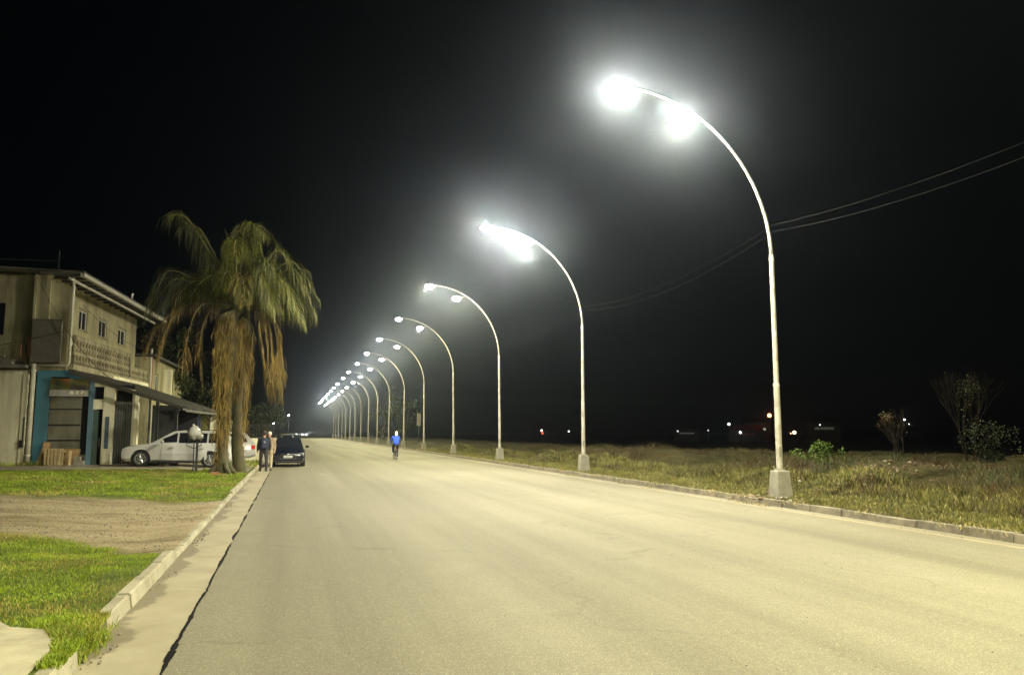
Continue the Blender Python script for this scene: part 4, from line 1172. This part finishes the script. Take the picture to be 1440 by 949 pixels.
def make_car(name, paintm, Ln=4.5, wb=2.64, fo=.82, Wd=1.72, Ht=1.5, belt=.95, hood=.92, cowl=1.15, wst=1.95, rr=4.0, rb=4.4, wagon=True, lit=False, hubcap=True):
    root = empty(name, (0, 0, 0)); hw = Wd / 2
    # car local: x towards the nose, origin at ground centre
    X = lambda t: Ln / 2 - t
    b = MB()
    st = [(0, .34, .60, .62 * hw / .86), (.05, .24, .68, .74 * hw / .86), (.22, .19, .76, .82 * hw / .86), (.6, .18, .83, hw * .985), (cowl, .18, hood, hw), (1.8, .18, belt, hw), (Ln * .62, .18, belt + .02, hw),
          (Ln - .7, .20, belt + .04, hw * .985), (Ln - .25, .24, belt + .03, hw * .94), (Ln - .05, .30, belt, hw * .88), (Ln, .36, belt - .06, hw * .78)]
    rings = []
    for t, zb, zt_, w in st:
        mid = zb + (zt_ - zb) * .5
        half = [(w * .86, zb), (w * .985, zb + .10), (w, mid), (w * .955, zt_ - .06), (w * .90, zt_), (w * .5, zt_ + .035)]
        ring = [(X(t), y, z) for y, z in half] + [(X(t), -y, z) for y, z in reversed(half)]
        rings.append(len(b.v)); b.v += ring
    n = 12
    for a, c in zip(rings, rings[1:]):
        for q in range(n):
            q2 = (q + 1) % n; b.f.append((a + q, c + q, c + q2, a + q2)); b.m.append(0)
    b.f.append(tuple(range(rings[0], rings[0] + n))); b.m.append(0)
    b.f.append(tuple(reversed(range(rings[-1], rings[-1] + n)))); b.m.append(0)
    body = b.build('body', paintm, root, smooth=True, weld=True)
    wx = (X(fo), X(fo + wb)); WR = .315
    cutter(body, [((x, s * hw * .62, WR), (x, s * (hw + .2), WR), WR + .055) for x in wx for s in (-1, 1)])
    body.data.polygons.foreach_set('use_smooth', [True] * len(body.data.polygons)); body.data.set_sharp_from_angle(angle=R(28))
    zsurf = lambda z: hw * (.90 - .20 * max(0, (z - belt)) / (Ht - belt))
    # greenhouse
    g = MB(); gs = [(cowl - .05, hood + .03), (cowl + .02, hood + .06), (wst, Ht - .05), (wst + .35, Ht - .01), ((wst + rr) / 2, Ht), (rr - .2, Ht - .02), (rr, Ht - .06), (rb, belt + .06)]
    rings = []
    for t, z in gs:
        wl, wt_ = hw * .90, zsurf(z)
        ring = [(X(t), wl, belt - .05), (X(t), wt_ + .0, max(z - .03, belt - .04)), (X(t), wt_ * .9, z), (X(t), -wt_ * .9, z), (X(t), -wt_, max(z - .03, belt - .04)), (X(t), -wl, belt - .05)]
        rings.append(len(g.v)); g.v += ring
    for a, c in zip(rings, rings[1:]):
        for q in range(6):
            q2 = (q + 1) % 6; g.f.append((a + q, c + q, c + q2, a + q2)); g.m.append(0)
    g.f.append(tuple(range(rings[0], rings[0] + 6))); g.m.append(0); g.f.append(tuple(reversed(range(rings[-1], rings[-1] + 6)))); g.m.append(0)
    ca = g.build('cabin', paintm, root, smooth=True, weld=True); ca.data.set_sharp_from_angle(angle=R(35))
    def side(pts, off, s): return [(X(t), s * (zsurf(z) + off), z) for t, z in pts]
    def roofz(t):
        for (t0, z0), (t1, z1) in zip(gs, gs[1:]):
            if t0 <= t <= t1: return z0 + (z1 - z0) * (t - t0) / (t1 - t0)
        return belt
    dv = [cowl + .38, fo + wb * .50 + .05, fo + wb - .12, rb - .28]
    for s in (-1, 1):
        for i, (a, c) in enumerate(zip(dv, dv[1:])):
            a2, c2 = a + .03, c - .05
            top = lambda t: min(roofz(t) - .085, Ht - .10)
            pts = [(a2, belt + .03), (c2, belt + .05)]
            if i == 2: pts = [(a2, belt + .05), (c2, belt + .10), (min(c2, rr - .08), top(min(c2, rr - .08)))] + [(a2, top(a2))]
            elif i == 0: pts = pts + [(c2, top(c2)), (wst + .12, top(wst + .12)), (a2, max(belt + .05, top(a2)))]
            else: pts += [(c2, top(c2)), (a2, top(a2))]
            if not wagon and i == 2: pass
            f = [Vector(p) for p in side(pts, .006, s)]
            wdw = MB(); 
            wdw.face(f if s < 0 else f[::-1]); wdw.build('side_window', M['glass'], root)
        for i, (a, c) in enumerate(zip(dv[:2], dv[1:3])):
            d = MB(); lv = [(.30, .975), (.55, 1.0), (belt - .09, .957), (belt - .03, .93)]
            aa, cc = a + .012, c - .012
            prev = None
            for z, k in lv:
                if prev:
                    q = [(X(aa), s * (hw * prev[1] + .012), prev[0]), (X(cc), s * (hw * prev[1] + .012), prev[0]), (X(cc), s * (hw * k + .012), z), (X(aa), s * (hw * k + .012), z)]
                    q2 = [(x, y - s * .03, z_) for x, y, z_ in q]
                    d.hexa(q2, q)
                prev = (z, k)
            do = d.build('door', paintm, root, weld=True)
            MB().box(X(c - .12), X(c - .28), s * hw - .0 if s > 0 else s * hw - .04, s * hw + .04 if s > 0 else s * hw, belt - .17, belt - .14).build('handle', paintm, do)
        # sill trim, mirror
        MB().box(X(fo + wb - .42), X(fo + .42), min(s * hw * .90, s * hw * .995), max(s * hw * .90, s * hw * .995), .17, .25).build('sill', M['trim'], root)
        mr = MB(); mr.ball((X(cowl + .42), s * (hw + .10), belt + .07), .07, 8, rz=.065, ry=.10)
        mo = mr.build('mirror', paintm, root, smooth=True)
        MB().ball((X(cowl + .36), s * (hw + .08), belt + .07), .05, 8, rz=.055, ry=.08)
    # glasses front and back
    def lid(t0, z0, t1, z1, inset, off, nm):
        w0 = zsurf(z0) * .9 - inset; w1 = zsurf(z1) * .9 - inset * .6
        d = Vector((X(t1) - X(t0), 0, z1 - z0)); nrm = Vector((d.z, 0, -d.x)).normalized()
        if nrm.z < 0: nrm = -nrm
        q = [Vector((X(t0), -w0, z0)), Vector((X(t0), w0, z0)), Vector((X(t1), w1, z1)), Vector((X(t1), -w1, z1))]
        MB().face([p + nrm * off for p in q]).__class__ if False else None
        m_ = MB(); m_.face([p + nrm * off for p in q]); m_.build(nm, M['glass'], root)
    lid(cowl + .06, roofz(cowl + .06), wst - .04, roofz(wst - .04), .03, .008, 'windshield')
    lid(rr + .04, roofz(rr + .04), rb - .05, roofz(rb - .05), .05, .008, 'rear_window')
    # nose: grille, lamps, plate, badge
    MB().box(X(.02), X(-.02), -.42, .42, .36, .43).box(X(.03), X(-.012), -.30, .30, .56, .60).build('grille', M['trim'], root)
    for s in (-1, 1):
        h = MB()
        h.hexa([(X(.13), s * .36, .50), (X(.03), s * .36, .50), (X(.10), s * .73, .52), (X(.3), s * .76, .52)], [(X(.2), s * .36, .635), (X(.035), s * .36, .645), (X(.12), s * .73, .68), (X(.32), s * .755, .68)])
        h.build('headlight', M['head_on'] if lit else M['headlamp'], root, weld=True)
        MB().hexa([(X(Ln - .16), s * hw * .62, .68), (X(Ln + .0), s * hw * .60, .68), (X(Ln - .03), s * hw * .885, .68), (X(Ln - .2), s * hw * .95, .68)], [(X(Ln - .16), s * hw * .62, .86), (X(Ln - .01), s * hw * .60, .86), (X(Ln - .04), s * hw * .885, .88), (X(Ln - .22), s * hw * .94, .88)]).build('tail_light', M['red_lamp'], root, weld=True)
    pl = MB().box(X(-.025), X(-.012), -.2, .2, .44, .545).build('number_plate', M['plate'], root)
    ch = MB()
    for k in range(6): ch.box(X(-.030), X(-.0265), -.15 + .053 * k, -.12 + .053 * k, .465, .52)
    ch.build('plate_marks', M['trim'], pl)
    MB().tube([(X(.02), 0, .595), (X(-.01), 0, .595)], .055, 14).build('badge', M['chrome'], root)
    MB().box(X(Ln + .012), X(Ln), -.22, .22, .5, .6).build('rear_plate', M['plate'], root)
    MB().box(X(.015), X(-.008), -.62, .62, .25, .30).box(X(Ln + .02), X(Ln - .02), -.62, .62, .33, .42).build('bumper_trim', M['trim'], root)
    if wagon:
        for s in (-1, 1): MB().tube([(X(wst + .25), s * .56, Ht - .02), (X(wst + .45), s * .56, Ht + .035), (X(rr - .5), s * .56, Ht + .03), (X(rr - .3), s * .56, Ht - .03)], .015, 6).build('roof_rail', M['trim'], root)
    for x in wx:
        for s in (-1, 1):
            yy = s * (hw - .10)
            MB().tube([(x, s * hw * .60, WR), (x, s * hw * .62, WR)], WR + .05, 20).build('wheel_arch', M['inside'], root)
            ty = MB(); sec = [(.20, -.09), (.28, -.105), (.31, -.09), (.315, 0), (.31, .09), (.28, .105), (.20, .09)]; seg = 28
            for r_, y_ in sec:
                for q in range(seg):
                    a = 2 * math.pi * q / seg; ty.v.append((x + r_ * math.cos(a), yy + y_, WR + r_ * math.sin(a)))
            for j in range(len(sec)):
                j2 = (j + 1) % len(sec)
                for q in range(seg):
                    q2 = (q + 1) % seg; ty.f.append((j * seg + q, j * seg + q2, j2 * seg + q2, j2 * seg + q)); ty.m.append(0)
            whl = ty.build('wheel', M['tyre'], root, smooth=True)
            ri = MB(); yo = yy + s * .075
            for q in range(24):
                a = 2 * math.pi * q / 24; c_ = 2 * math.pi * (q + 1) / 24
                ri.hexa([(x + .185 * math.cos(a), yo - .01, WR + .185 * math.sin(a)), (x + .215 * math.cos(a), yo - .01, WR + .215 * math.sin(a)), (x + .215 * math.cos(c_), yo - .01, WR + .215 * math.sin(c_)), (x + .185 * math.cos(c_), yo - .01, WR + .185 * math.sin(c_))],
                        [(x + .185 * math.cos(a), yo + .02, WR + .185 * math.sin(a)), (x + .215 * math.cos(a), yo + .02, WR + .215 * math.sin(a)), (x + .215 * math.cos(c_), yo + .02, WR + .215 * math.sin(c_)), (x + .185 * math.cos(c_), yo + .02, WR + .185 * math.sin(c_))])
            for q in range(9):
                a = 2 * math.pi * q / 9
                ri.tube([(x, yo + s * .01, WR), (x + .19 * math.cos(a), yo, WR + .19 * math.sin(a))], [.028, .018], 5)
            ri.tube([(x, yo - .02, WR), (x, yo + .025, WR)], .045, 10)
            ri.build('rim', M['chrome'], whl)
            MB().tube([(x, yy + s * .02, WR), (x, yy + s * .045, WR)], .2, 20).build('brake_disc', M['trim'], whl)
    return root
def place(o, x, y, z, rz, tilt=0): o.location = (x, y, z); o.rotation_euler = (0, tilt, rz)
GY = lambda x, y: zl(x, y) + .012
# parked across the verge, nose to the shop
car1 = make_car('estate_car', M['white_car'], Ln=4.55, fo=.78, wb=2.64, Wd=1.74, Ht=1.50)
place(car1, -4.38, 36.25, (GY(-5.97, 36) + GY(-3.3, 36)) / 2, R(180), -math.atan((GY(-5.97, 36) - GY(-3.3, 36)) / 2.64))
tag(car1, 'white estate car parked nose to the blue shop, half behind the palm trunk', 'car', 'cars parked on the left')
car2 = make_car('silver_car', M['silver_car'], Ln=4.4, fo=.8, wb=2.6, Wd=1.74, Ht=1.56, rr=3.9, rb=4.32)
place(car2, -4.0, 43.8, .14, R(184)); tag(car2, 'silver people carrier with a red tail light, parked behind the white estate car', 'car', 'cars parked on the left')
car3 = make_car('white_hatchback', M['white_car'], Ln=4.0, fo=.78, wb=2.5, Wd=1.68, Ht=1.46, rr=3.4, rb=3.88, wst=1.85, wagon=False)
place(car3, -3.9, 49.5, .12, R(182)); tag(car3, 'white hatchback farthest of the cars on the left verge, only its tail showing', 'car', 'cars parked on the left')
car4 = make_car('dark_hatchback', M['navy_car'], Ln=3.85, fo=.76, wb=2.48, Wd=1.64, Ht=1.41, hood=.85, belt=.88, rr=3.2, rb=3.72, wst=1.85, wagon=False)
place(car4, -.13, 42.6, 0, R(-90)); tag(car4, 'dark blue hatchback parked facing the camera at the left edge of the road', 'car')
car5 = make_car('oncoming_car', M['silver_car'], Ln=4.1, fo=.78, wb=2.5, Wd=1.68, Ht=1.45, rr=3.5, rb=3.98, wagon=False, lit=True)
place(car5, 2.7, 335, 0, R(-90)); tag(car5, 'left of two far oncoming cars with headlights shining', 'car', 'far oncoming cars')
car7 = copy_tree(car5); place(car7, 5.2, 345, 0, R(-90)); tag(car7, 'right of two far oncoming cars with headlights shining', 'car', 'far oncoming cars')
car6 = copy_tree(car3); place(car6, -.45, 98, 0, R(-90)); tag(car6, 'far white car parked at the kerb beyond the dark hatchback', 'car', 'cars parked on the left')
for k, (x, y, z, r, s, lab) in enumerate(((-3.6, 170, 3.2, .13, 60, 'small white light low on the far left side, before the dark trees'), (-.9, 230, 6.1, .15, 60, 'small white light in the far tree on the left side'))):
    far_light('distant_lamp', x, y, z, r, (1, .97, .9), s, lab)
FL = [(130.9, 200, 6.2, .55, (1, .30, .12), 10, 'orange light highest of those left of the nearest lamp post'),
      (117.9, 200, 3.7, .34, (.8, .9, 1), 7, 'bluish white light left of the orange one, upper of a pair'),
      (121.4, 200, 1.4, .34, (.75, .9, 1), 7, 'bluish light lower of the pair left of the orange one'),
      (138.8, 200, 1.4, .5, (1, .62, .35), 6, 'warm peach light right of the nearest lamp post, larger of two'),
      (137.6, 200, 1.15, .2, (1, .4, .2), 5, 'tiny orange light touching the peach light'),
      (176.7, 200, 5.2, .3, (1, 1, 1), 9, 'white light alone above the rubble heap, brighter of two'),
      (178.4, 200, 3.9, .16, (1, 1, 1), 3, 'tiny white light just below the lone white one'),
      (63.0, 200, 1.9, .24, (1, .6, .5), 9, 'pale light with a red one under it, between the second and third lamp'),
      (63.2, 200, 1.2, .3, (1, .08, .02), 3, 'red light just under the pale one, between second and third lamp'),
      (70.5, 200, 1.7, .2, (.9, 1, .9), 5, 'small white light left of the second lamp post'),
      (102.1, 200, 1.75, .26, (.8, .85, .9), 1.2, 'dim white light right of the second lamp post'),
      (111.4, 200, 1.95, .16, (.9, .9, 1), 2.2, 'dim small light midway between the two nearest lamp posts'),
      (147.4, 200, 3.6, .26, (.8, .9, .9), 1.5, 'dim white light right of the peach one')]
for x, y, z, r, c, s, lab in FL: far_light('distant_lamp', x, y, z, r, c, s, lab)
def far_house(x, y, w_, h, strip, roofc, label):
    e = empty('far_building', (x, y, -.9), -R(25), label, 'building')
    MB().box(-w_ / 2, w_ / 2, 0, 8, 0, h).build('wall', M['wall_dim'], e)
    MB().hexa([(-w_ / 2 - .4, -.4, h + .01), (w_ / 2 + .4, -.4, h + .01), (w_ / 2 + .4, 8.4, h + .01), (-w_ / 2 - .4, 8.4, h + .01)], [(-w_ / 2 - .4, -.4, h + .2), (w_ / 2 + .4, -.4, h + .2), (w_ / 2 + .4, 4, h + 1.6), (-w_ / 2 - .4, 4, h + 1.6)]).build('roof', roofc, e)
    MB().box(-w_ * .3, w_ * .3, -.08, -.01, h * .6, h * .72).build('lit_window', strip, e)
far_house(125, 203, 9, 3.0, emis('window_dim_red', (.5, .08, .06), .025), simple('red_roof', (.2, .03, .025), .8), 'far low building with a dull red roof, left of the nearest lamp post')
far_house(130.3, 205, 7, 5.2, emis('window_pale', (.8, .9, .7), .4), M['tin_dark'], 'far building with a pale lit strip under the orange light')
far_house(152.5, 205, 9, 5.6, emis('window_greenish', (.7, .85, .6), .05), M['tin_dark'], 'far building with a faint greenish lit window, right of the nearest lamp')
far_house(109, 208, 7, 3.4, emis('window_faint', (.7, .8, .8), .04), M['tin_dark'], 'far building with a faint pale window, midway between the two nearest lamps')

# ------------------------------------------------------------------ people
def cloth(name, c, var=.2): return simple(name, c, .9, var=var, scale=14, bmp=.3, bscale=40)
M['skin'] = simple('skin', (.45, .26, .18), .55, var=.08, scale=10); M['hair'] = simple('hair', (.03, .02, .015), .6); M['blond'] = simple('hair_fair', (.3, .18, .08), .6)
def blob(name, mb, mat, parent, vox=.016, smooth_it=4, extra=None):
    o = mb.build(name, mat, parent)
    r_ = o.modifiers.new('r', 'REMESH'); r_.mode = 'VOXEL'; r_.voxel_size = vox; r_.use_smooth_shade = True
    s_ = o.modifiers.new('s', 'SMOOTH'); s_.iterations = smooth_it; s_.factor = .5
    bake(o)
    if extra:
        bm = bmesh.new(); bm.from_mesh(o.data)
        vs = [bm.verts.new(v) for v in extra.v]
        for f in extra.f:
            try: bm.faces.new([vs[i] for i in f])
            except ValueError: pass
        bm.to_mesh(o.data); bm.free()
    o.data.polygons.foreach_set('use_smooth', [True] * len(o.data.polygons))
    return o
def person(loc, rz, label, J, group=None, look=0.0, top=None, bottom=None, shoe=None, hair=None, cap=None, hood=None, coat_len=.0):
    """J: joints in metres, x right, y forward (facing +y), z up"""
    root = empty('person', loc, rz, label, 'person', group)
    V = lambda k: Vector(J[k])
    b = MB(); hd = V('head'); nk = V('neck'); ch = V('chest'); pv = V('pelvis')
    b.ball(hd, .078, 14, rz=.118, ry=.096); b.tube([nk, hd - Vector((0, .0, .05))], [.058, .052], 10)
    b.ball(hd + Vector((0, .03, -.06)), .055, 10)
    for s in (-1, 1): b.ball(hd + Vector((s * .08, -.005, -.01)), .02, 6, rz=.032)
    b.tube([hd + Vector((0, .088, .02)), hd + Vector((0, .112, -.02))], [.01, .016], 6)
    def torso(mb, g):
        for s in (-1, 1):
            mb.tube([pv + Vector((s * .075, 0, -.02)), pv.lerp(ch, .5) + Vector((s * .07, 0, 0)), ch + Vector((s * .085, 0, 0)), V('sh' + ('l' if s < 0 else 'r'))], [.105 + g, .10 + g, .105 + g, .06 + g], 12)
        mb.tube([pv, ch, nk], [.10 + g, .11 + g, .055 + g], 12)
    def arm(mb, s, g, end=1.0):
        a, e, w = V('sh' + s), V('el' + s), V('wr' + s)
        mb.ball(a, .06 + g, 10); mb.tube([a, a.lerp(e, .5), e, e.lerp(w, .4), e.lerp(w, end)], [.055 + g, .048 + g, .04 + g, .038 + g, .03 + g], 10)
    def leg(mb, s, g, end=1.0):
        a, k, f = V('hip' + s), V('kn' + s), V('an' + s)
        mb.ball(a, .09 + g, 10); mb.tube([a, a.lerp(k, .5), k, k.lerp(f, .35), k.lerp(f, end)], [.09 + g, .075 + g, .055 + g, .056 + g, .04 + g], 12)
    torso(b, -.01)
    ex = MB()
    for s in 'lr':
        arm(b, s, 0); leg(b, s, -.005)
        w = V('wr' + s); d = (w - V('el' + s)).normalized(); sd = Vector((-1 if s == 'l' else 1, 0, 0)); fw = Vector((0, 1, 0))
        pc = w + d * .05
        b.tube([w, w + d * .04, w + d * .085], [.028, .036, .034], 8)
        lat = fw - d * fw.dot(d); lat.normalize()
        inn = -sd
        for q, (o_, l_) in enumerate(((-.028, .065), (-.010, .078), (.010, .072), (.027, .058))):
            p0 = w + d * .075 - lat * o_ * 1
            ex.tube([p0, p0 + d * l_ * .5 + inn * .008, p0 + d * l_ * .85 + inn * .03], [.0095, .009, .006], 6)
        p0 = w + d * .03 + lat * .03
        ex.tube([p0, p0 + lat * .02 + d * .03, p0 + lat * .018 + d * .06 + inn * .01], [.011, .0105, .007], 6)
    for s in 'lr': b.tube([V('an' + s), V('an' + s) + Vector((0, .0, -.04))], [.04, .04], 8); b.tube([V('an' + s) + Vector((0, -.04, -.045)), V('an' + s) + Vector((0, .14, -.055))], [.036, .034], 8)
    body = blob('body', b, M['skin'], root, .014, 3, ex)
    f = MB()
    for s in (-1, 1): f.ball(hd + Vector((s * .03, .086, .005)), .011, 6)
    f.build('eyes', M['hair'], body); MB().tube([hd + Vector((-.022, .088, -.055)), hd + Vector((0, .094, -.056)), hd + Vector((.022, .088, -.055))], .006, 5).build('mouth', M['red_lamp'], body)
    j = MB(); torso(j, .022)
    for s in 'lr': arm(j, s, .016, .98)
    j.tube([pv + Vector((0, 0, -.06)), pv + Vector((0, 0, .1))], [.155, .15], 14, sq=.75)
    if coat_len: j.tube([pv + Vector((0, 0, -coat_len)), pv + Vector((0, 0, .1))], [.19, .15], 14, sq=.75)
    blob('jacket', j, top, root, .016, 3)
    t = MB(); t.tube([pv + Vector((-.09, 0, 0)), pv + Vector((.09, 0, 0))], .10, 12)
    for s in 'lr': leg(t, s, .014, .97)
    blob('trousers', t, bottom, root, .016, 3)
    for s in 'lr':
        a = V('an' + s); sh = MB(); sh.tube([a + Vector((0, -.06, -.04)), a + Vector((0, .03, -.035)), a + Vector((0, .12, -.05)), a + Vector((0, .17, -.055))], [.045, .05, .043, .03], 10); sh.ball(a, .05, 8)
        blob('shoe', sh, shoe, root, .012, 2)
    if hood: 
        h = MB().ball(hd + Vector((0, -.012, .012)), .098, 14, rz=.135, ry=.112); h.tube([nk, hd], [.085, .08], 10)
        blob('hood', h, hood, root, .014, 2)
    if hair:
        h = MB().ball(hd + Vector((0, -.022, .025)), .088, 14, rz=.108, ry=.096); h.build('hair', hair, root, smooth=True)
    if cap:
        h = MB().ball(hd + Vector((0, -.006, .05)), .09, 14, rz=.085, ry=.105); h.tube([hd + Vector((0, .08, .055)), hd + Vector((0, .16, .045))], [.06, .05], 10, sq=.18); h.build('cap', cap, root, smooth=True)
    return root
def stand(h=1.72, stride=.12, armb=.0):
    k = h / 1.75
    J = dict(head=(0, .03, 1.62), neck=(0, 0, 1.45), chest=(0, -.01, 1.28), pelvis=(0, 0, .96), shl=(-.19, 0, 1.40), shr=(.19, 0, 1.40), ell=(-.25, -.03, 1.12), elr=(.25, -.03 + armb, 1.12), wrl=(-.26, .06, .88), wrr=(.25, .12 + armb, .92),
             hipl=(-.09, 0, .93), hipr=(.09, 0, .93), knl=(-.11, stride * .6 + .02, .52), knr=(.11, -stride * .3, .52), anl=(-.11, stride, .09), anr=(.12, -stride, .09))
    return {a: tuple(c * k for c in v) for a, v in J.items()}
p1 = person((-1.12, 36.1, .005), R(5), 'man seen from behind in dark jacket with a backpack, standing by the dark hatchback', stand(1.74, .16), top=cloth('jacket_dark', (.022, .022, .03)), bottom=cloth('trousers_dark', (.035, .032, .035)), shoe=M['trim'], hair=M['hair'], cap=cloth('cap_dark', (.05, .035, .03)))
bp = MB(); bp.ball((0, 0, 0), .17, 14, rz=.25, ry=.12); 
for i in range(len(bp.v)):
    x, y, z = bp.v[i]; bp.v[i] = (math.copysign(min(abs(x) * 1.15, .155), x), math.copysign(min(abs(y) * 1.2, .10), y), math.copysign(min(abs(z) * 1.1, .23), z))
bo = empty('backpack', (-1.10, 35.88, 1.2), R(5), 'dark blue backpack with a pale round emblem on the man\'s back', 'backpack')
bp.build('bag', cloth('backpack_navy', (.02, .028, .06)), bo, smooth=True)
MB().box(-.11, .11, -.15, -.07, -.2, -.02).build('pocket', cloth('pocket_navy', (.03, .035, .07)), bo, bevel=.02)
MB().tube([(0, -.105, .06), (0, -.125, .06)], .045, 12).build('emblem', cloth('emblem_grey', (.3, .3, .3)), bo)
for s in (-1, 1): MB().tube([(s * .09, .07, .2), (s * .12, .2, .22), (s * .13, .24, .05), (s * .12, .1, -.18)], .016, 6).build('strap', M['trim'], bo)
p2 = person((-.93, 37.3, .005), R(165), 'person in tan coat and beige trousers with a pale cap, beside the dark hatchback', stand(1.70, .05, .05), top=cloth('coat_tan', (.30, .22, .14)), bottom=cloth('trousers_beige', (.42, .35, .22)), shoe=M['trim'], hair=M['blond'], cap=cloth('cap_pale', (.6, .56, .45)), coat_len=.12)
# cyclist and bicycle
cx, cy = 6.28, 50.2
Jc = dict(head=(0.05, .16, 1.60), neck=(.03, .09, 1.44), chest=(.02, .02, 1.26), pelvis=(0, -.16, .97), shl=(-.18, .08, 1.38), shr=(.2, .08, 1.38), ell=(-.27, .24, 1.17), elr=(.29, .24, 1.17), wrl=(-.25, .44, 1.06), wrr=(.27, .44, 1.06),
          hipl=(-.09, -.14, .93), hipr=(.09, -.14, .93), knl=(-.13, .24, .76), knr=(.11, .10, .52), anl=(-.12, .12, .38), anr=(.11, .0, .16))
p3 = person((cx, cy, 0), R(2), 'cyclist in bright blue jacket and white hood, riding away along the road', Jc, top=cloth('jacket_blue', (.03, .09, .62), .12), bottom=cloth('trousers_black', (.015, .015, .018)), shoe=cloth('shoe_white', (.7, .7, .66)), hood=cloth('hood_white', (.78, .78, .78), .05))
bk = empty('bicycle', (cx, cy, 0), R(2), 'dark bicycle ridden by the cyclist in blue', 'bicycle')
for nm, yy in (('rear_wheel', -.42), ('front_wheel', .62)):
    w_ = MB(); w_.tube([(0, yy + .33 * math.cos(a), .34 + .33 * math.sin(a)) for a in [k * math.pi / 16 for k in range(33)]], .018, 8)
    wo = w_.build(nm, M['tyre'], bk, smooth=True)
    sp = MB(); sp.tube([(-.03, yy, .34), (.03, yy, .34)], .022, 8)
    for k in range(16):
        a = k * math.pi / 8; sp.tube([(.02 * (-1) ** k, yy, .34), (0, yy + .31 * math.cos(a), .34 + .31 * math.sin(a))], .0022, 4)
    sp.build('spokes', M['chrome'], wo)
f = MB(); bb = (0, .02, .29); sc_ = (0, -.14, .72); hd_ = (0, .42, .80); hb_ = (0, .45, .66)
for a, b_ in ((bb, sc_), (bb, hb_), (sc_, hd_), (hb_, hd_), (sc_, (0, -.18, .86))): f.tube([a, b_], .017, 8)
for s in (-1, 1):
    f.tube([bb, (s * .05, -.42, .34)], .01, 6); f.tube([sc_, (s * .05, -.42, .34)], .009, 6); f.tube([hb_, (s * .045, .54, .5), (s * .045, .62, .34)], .012, 6)
f.build('frame', simple('bike_frame', (.04, .04, .05), .35), bk)
MB().hexa([(-.03, -.02, .855), (.03, -.02, .855), (.08, -.27, .855), (-.08, -.27, .855)], [(-.02, -.02, .89), (.02, -.02, .89), (.08, -.27, .905), (-.08, -.27, .905)]).build('saddle', M['trim'], bk, bevel=.01)
MB().tube([(-.30, .46, 1.02), (-.2, .5, 1.02), (0, .46, .98), (.2, .5, 1.02), (.30, .46, 1.02)], .014, 8).tube([(0, .42, .8), (0, .46, .98)], .014, 8).build('handlebar', M['trim'], bk)
MB().tube([(.0, .02, .29), (.09, .02, .29), (.09, .04, .13)], .011, 6).box(.07, .16, -.02, .1, .105, .13).build('crank', M['trim'], bk)
MB().tube([(.0, .02, .29), (-.09, .02, .29), (-.09, .06, .44)], .011, 6).box(-.16, -.07, .0, .12, .33, .355).build('crank', M['trim'], bk)
MB().box(-.035, .035, -.47, -.44, .62, .68).build('reflector', M['red_lamp'], bk)
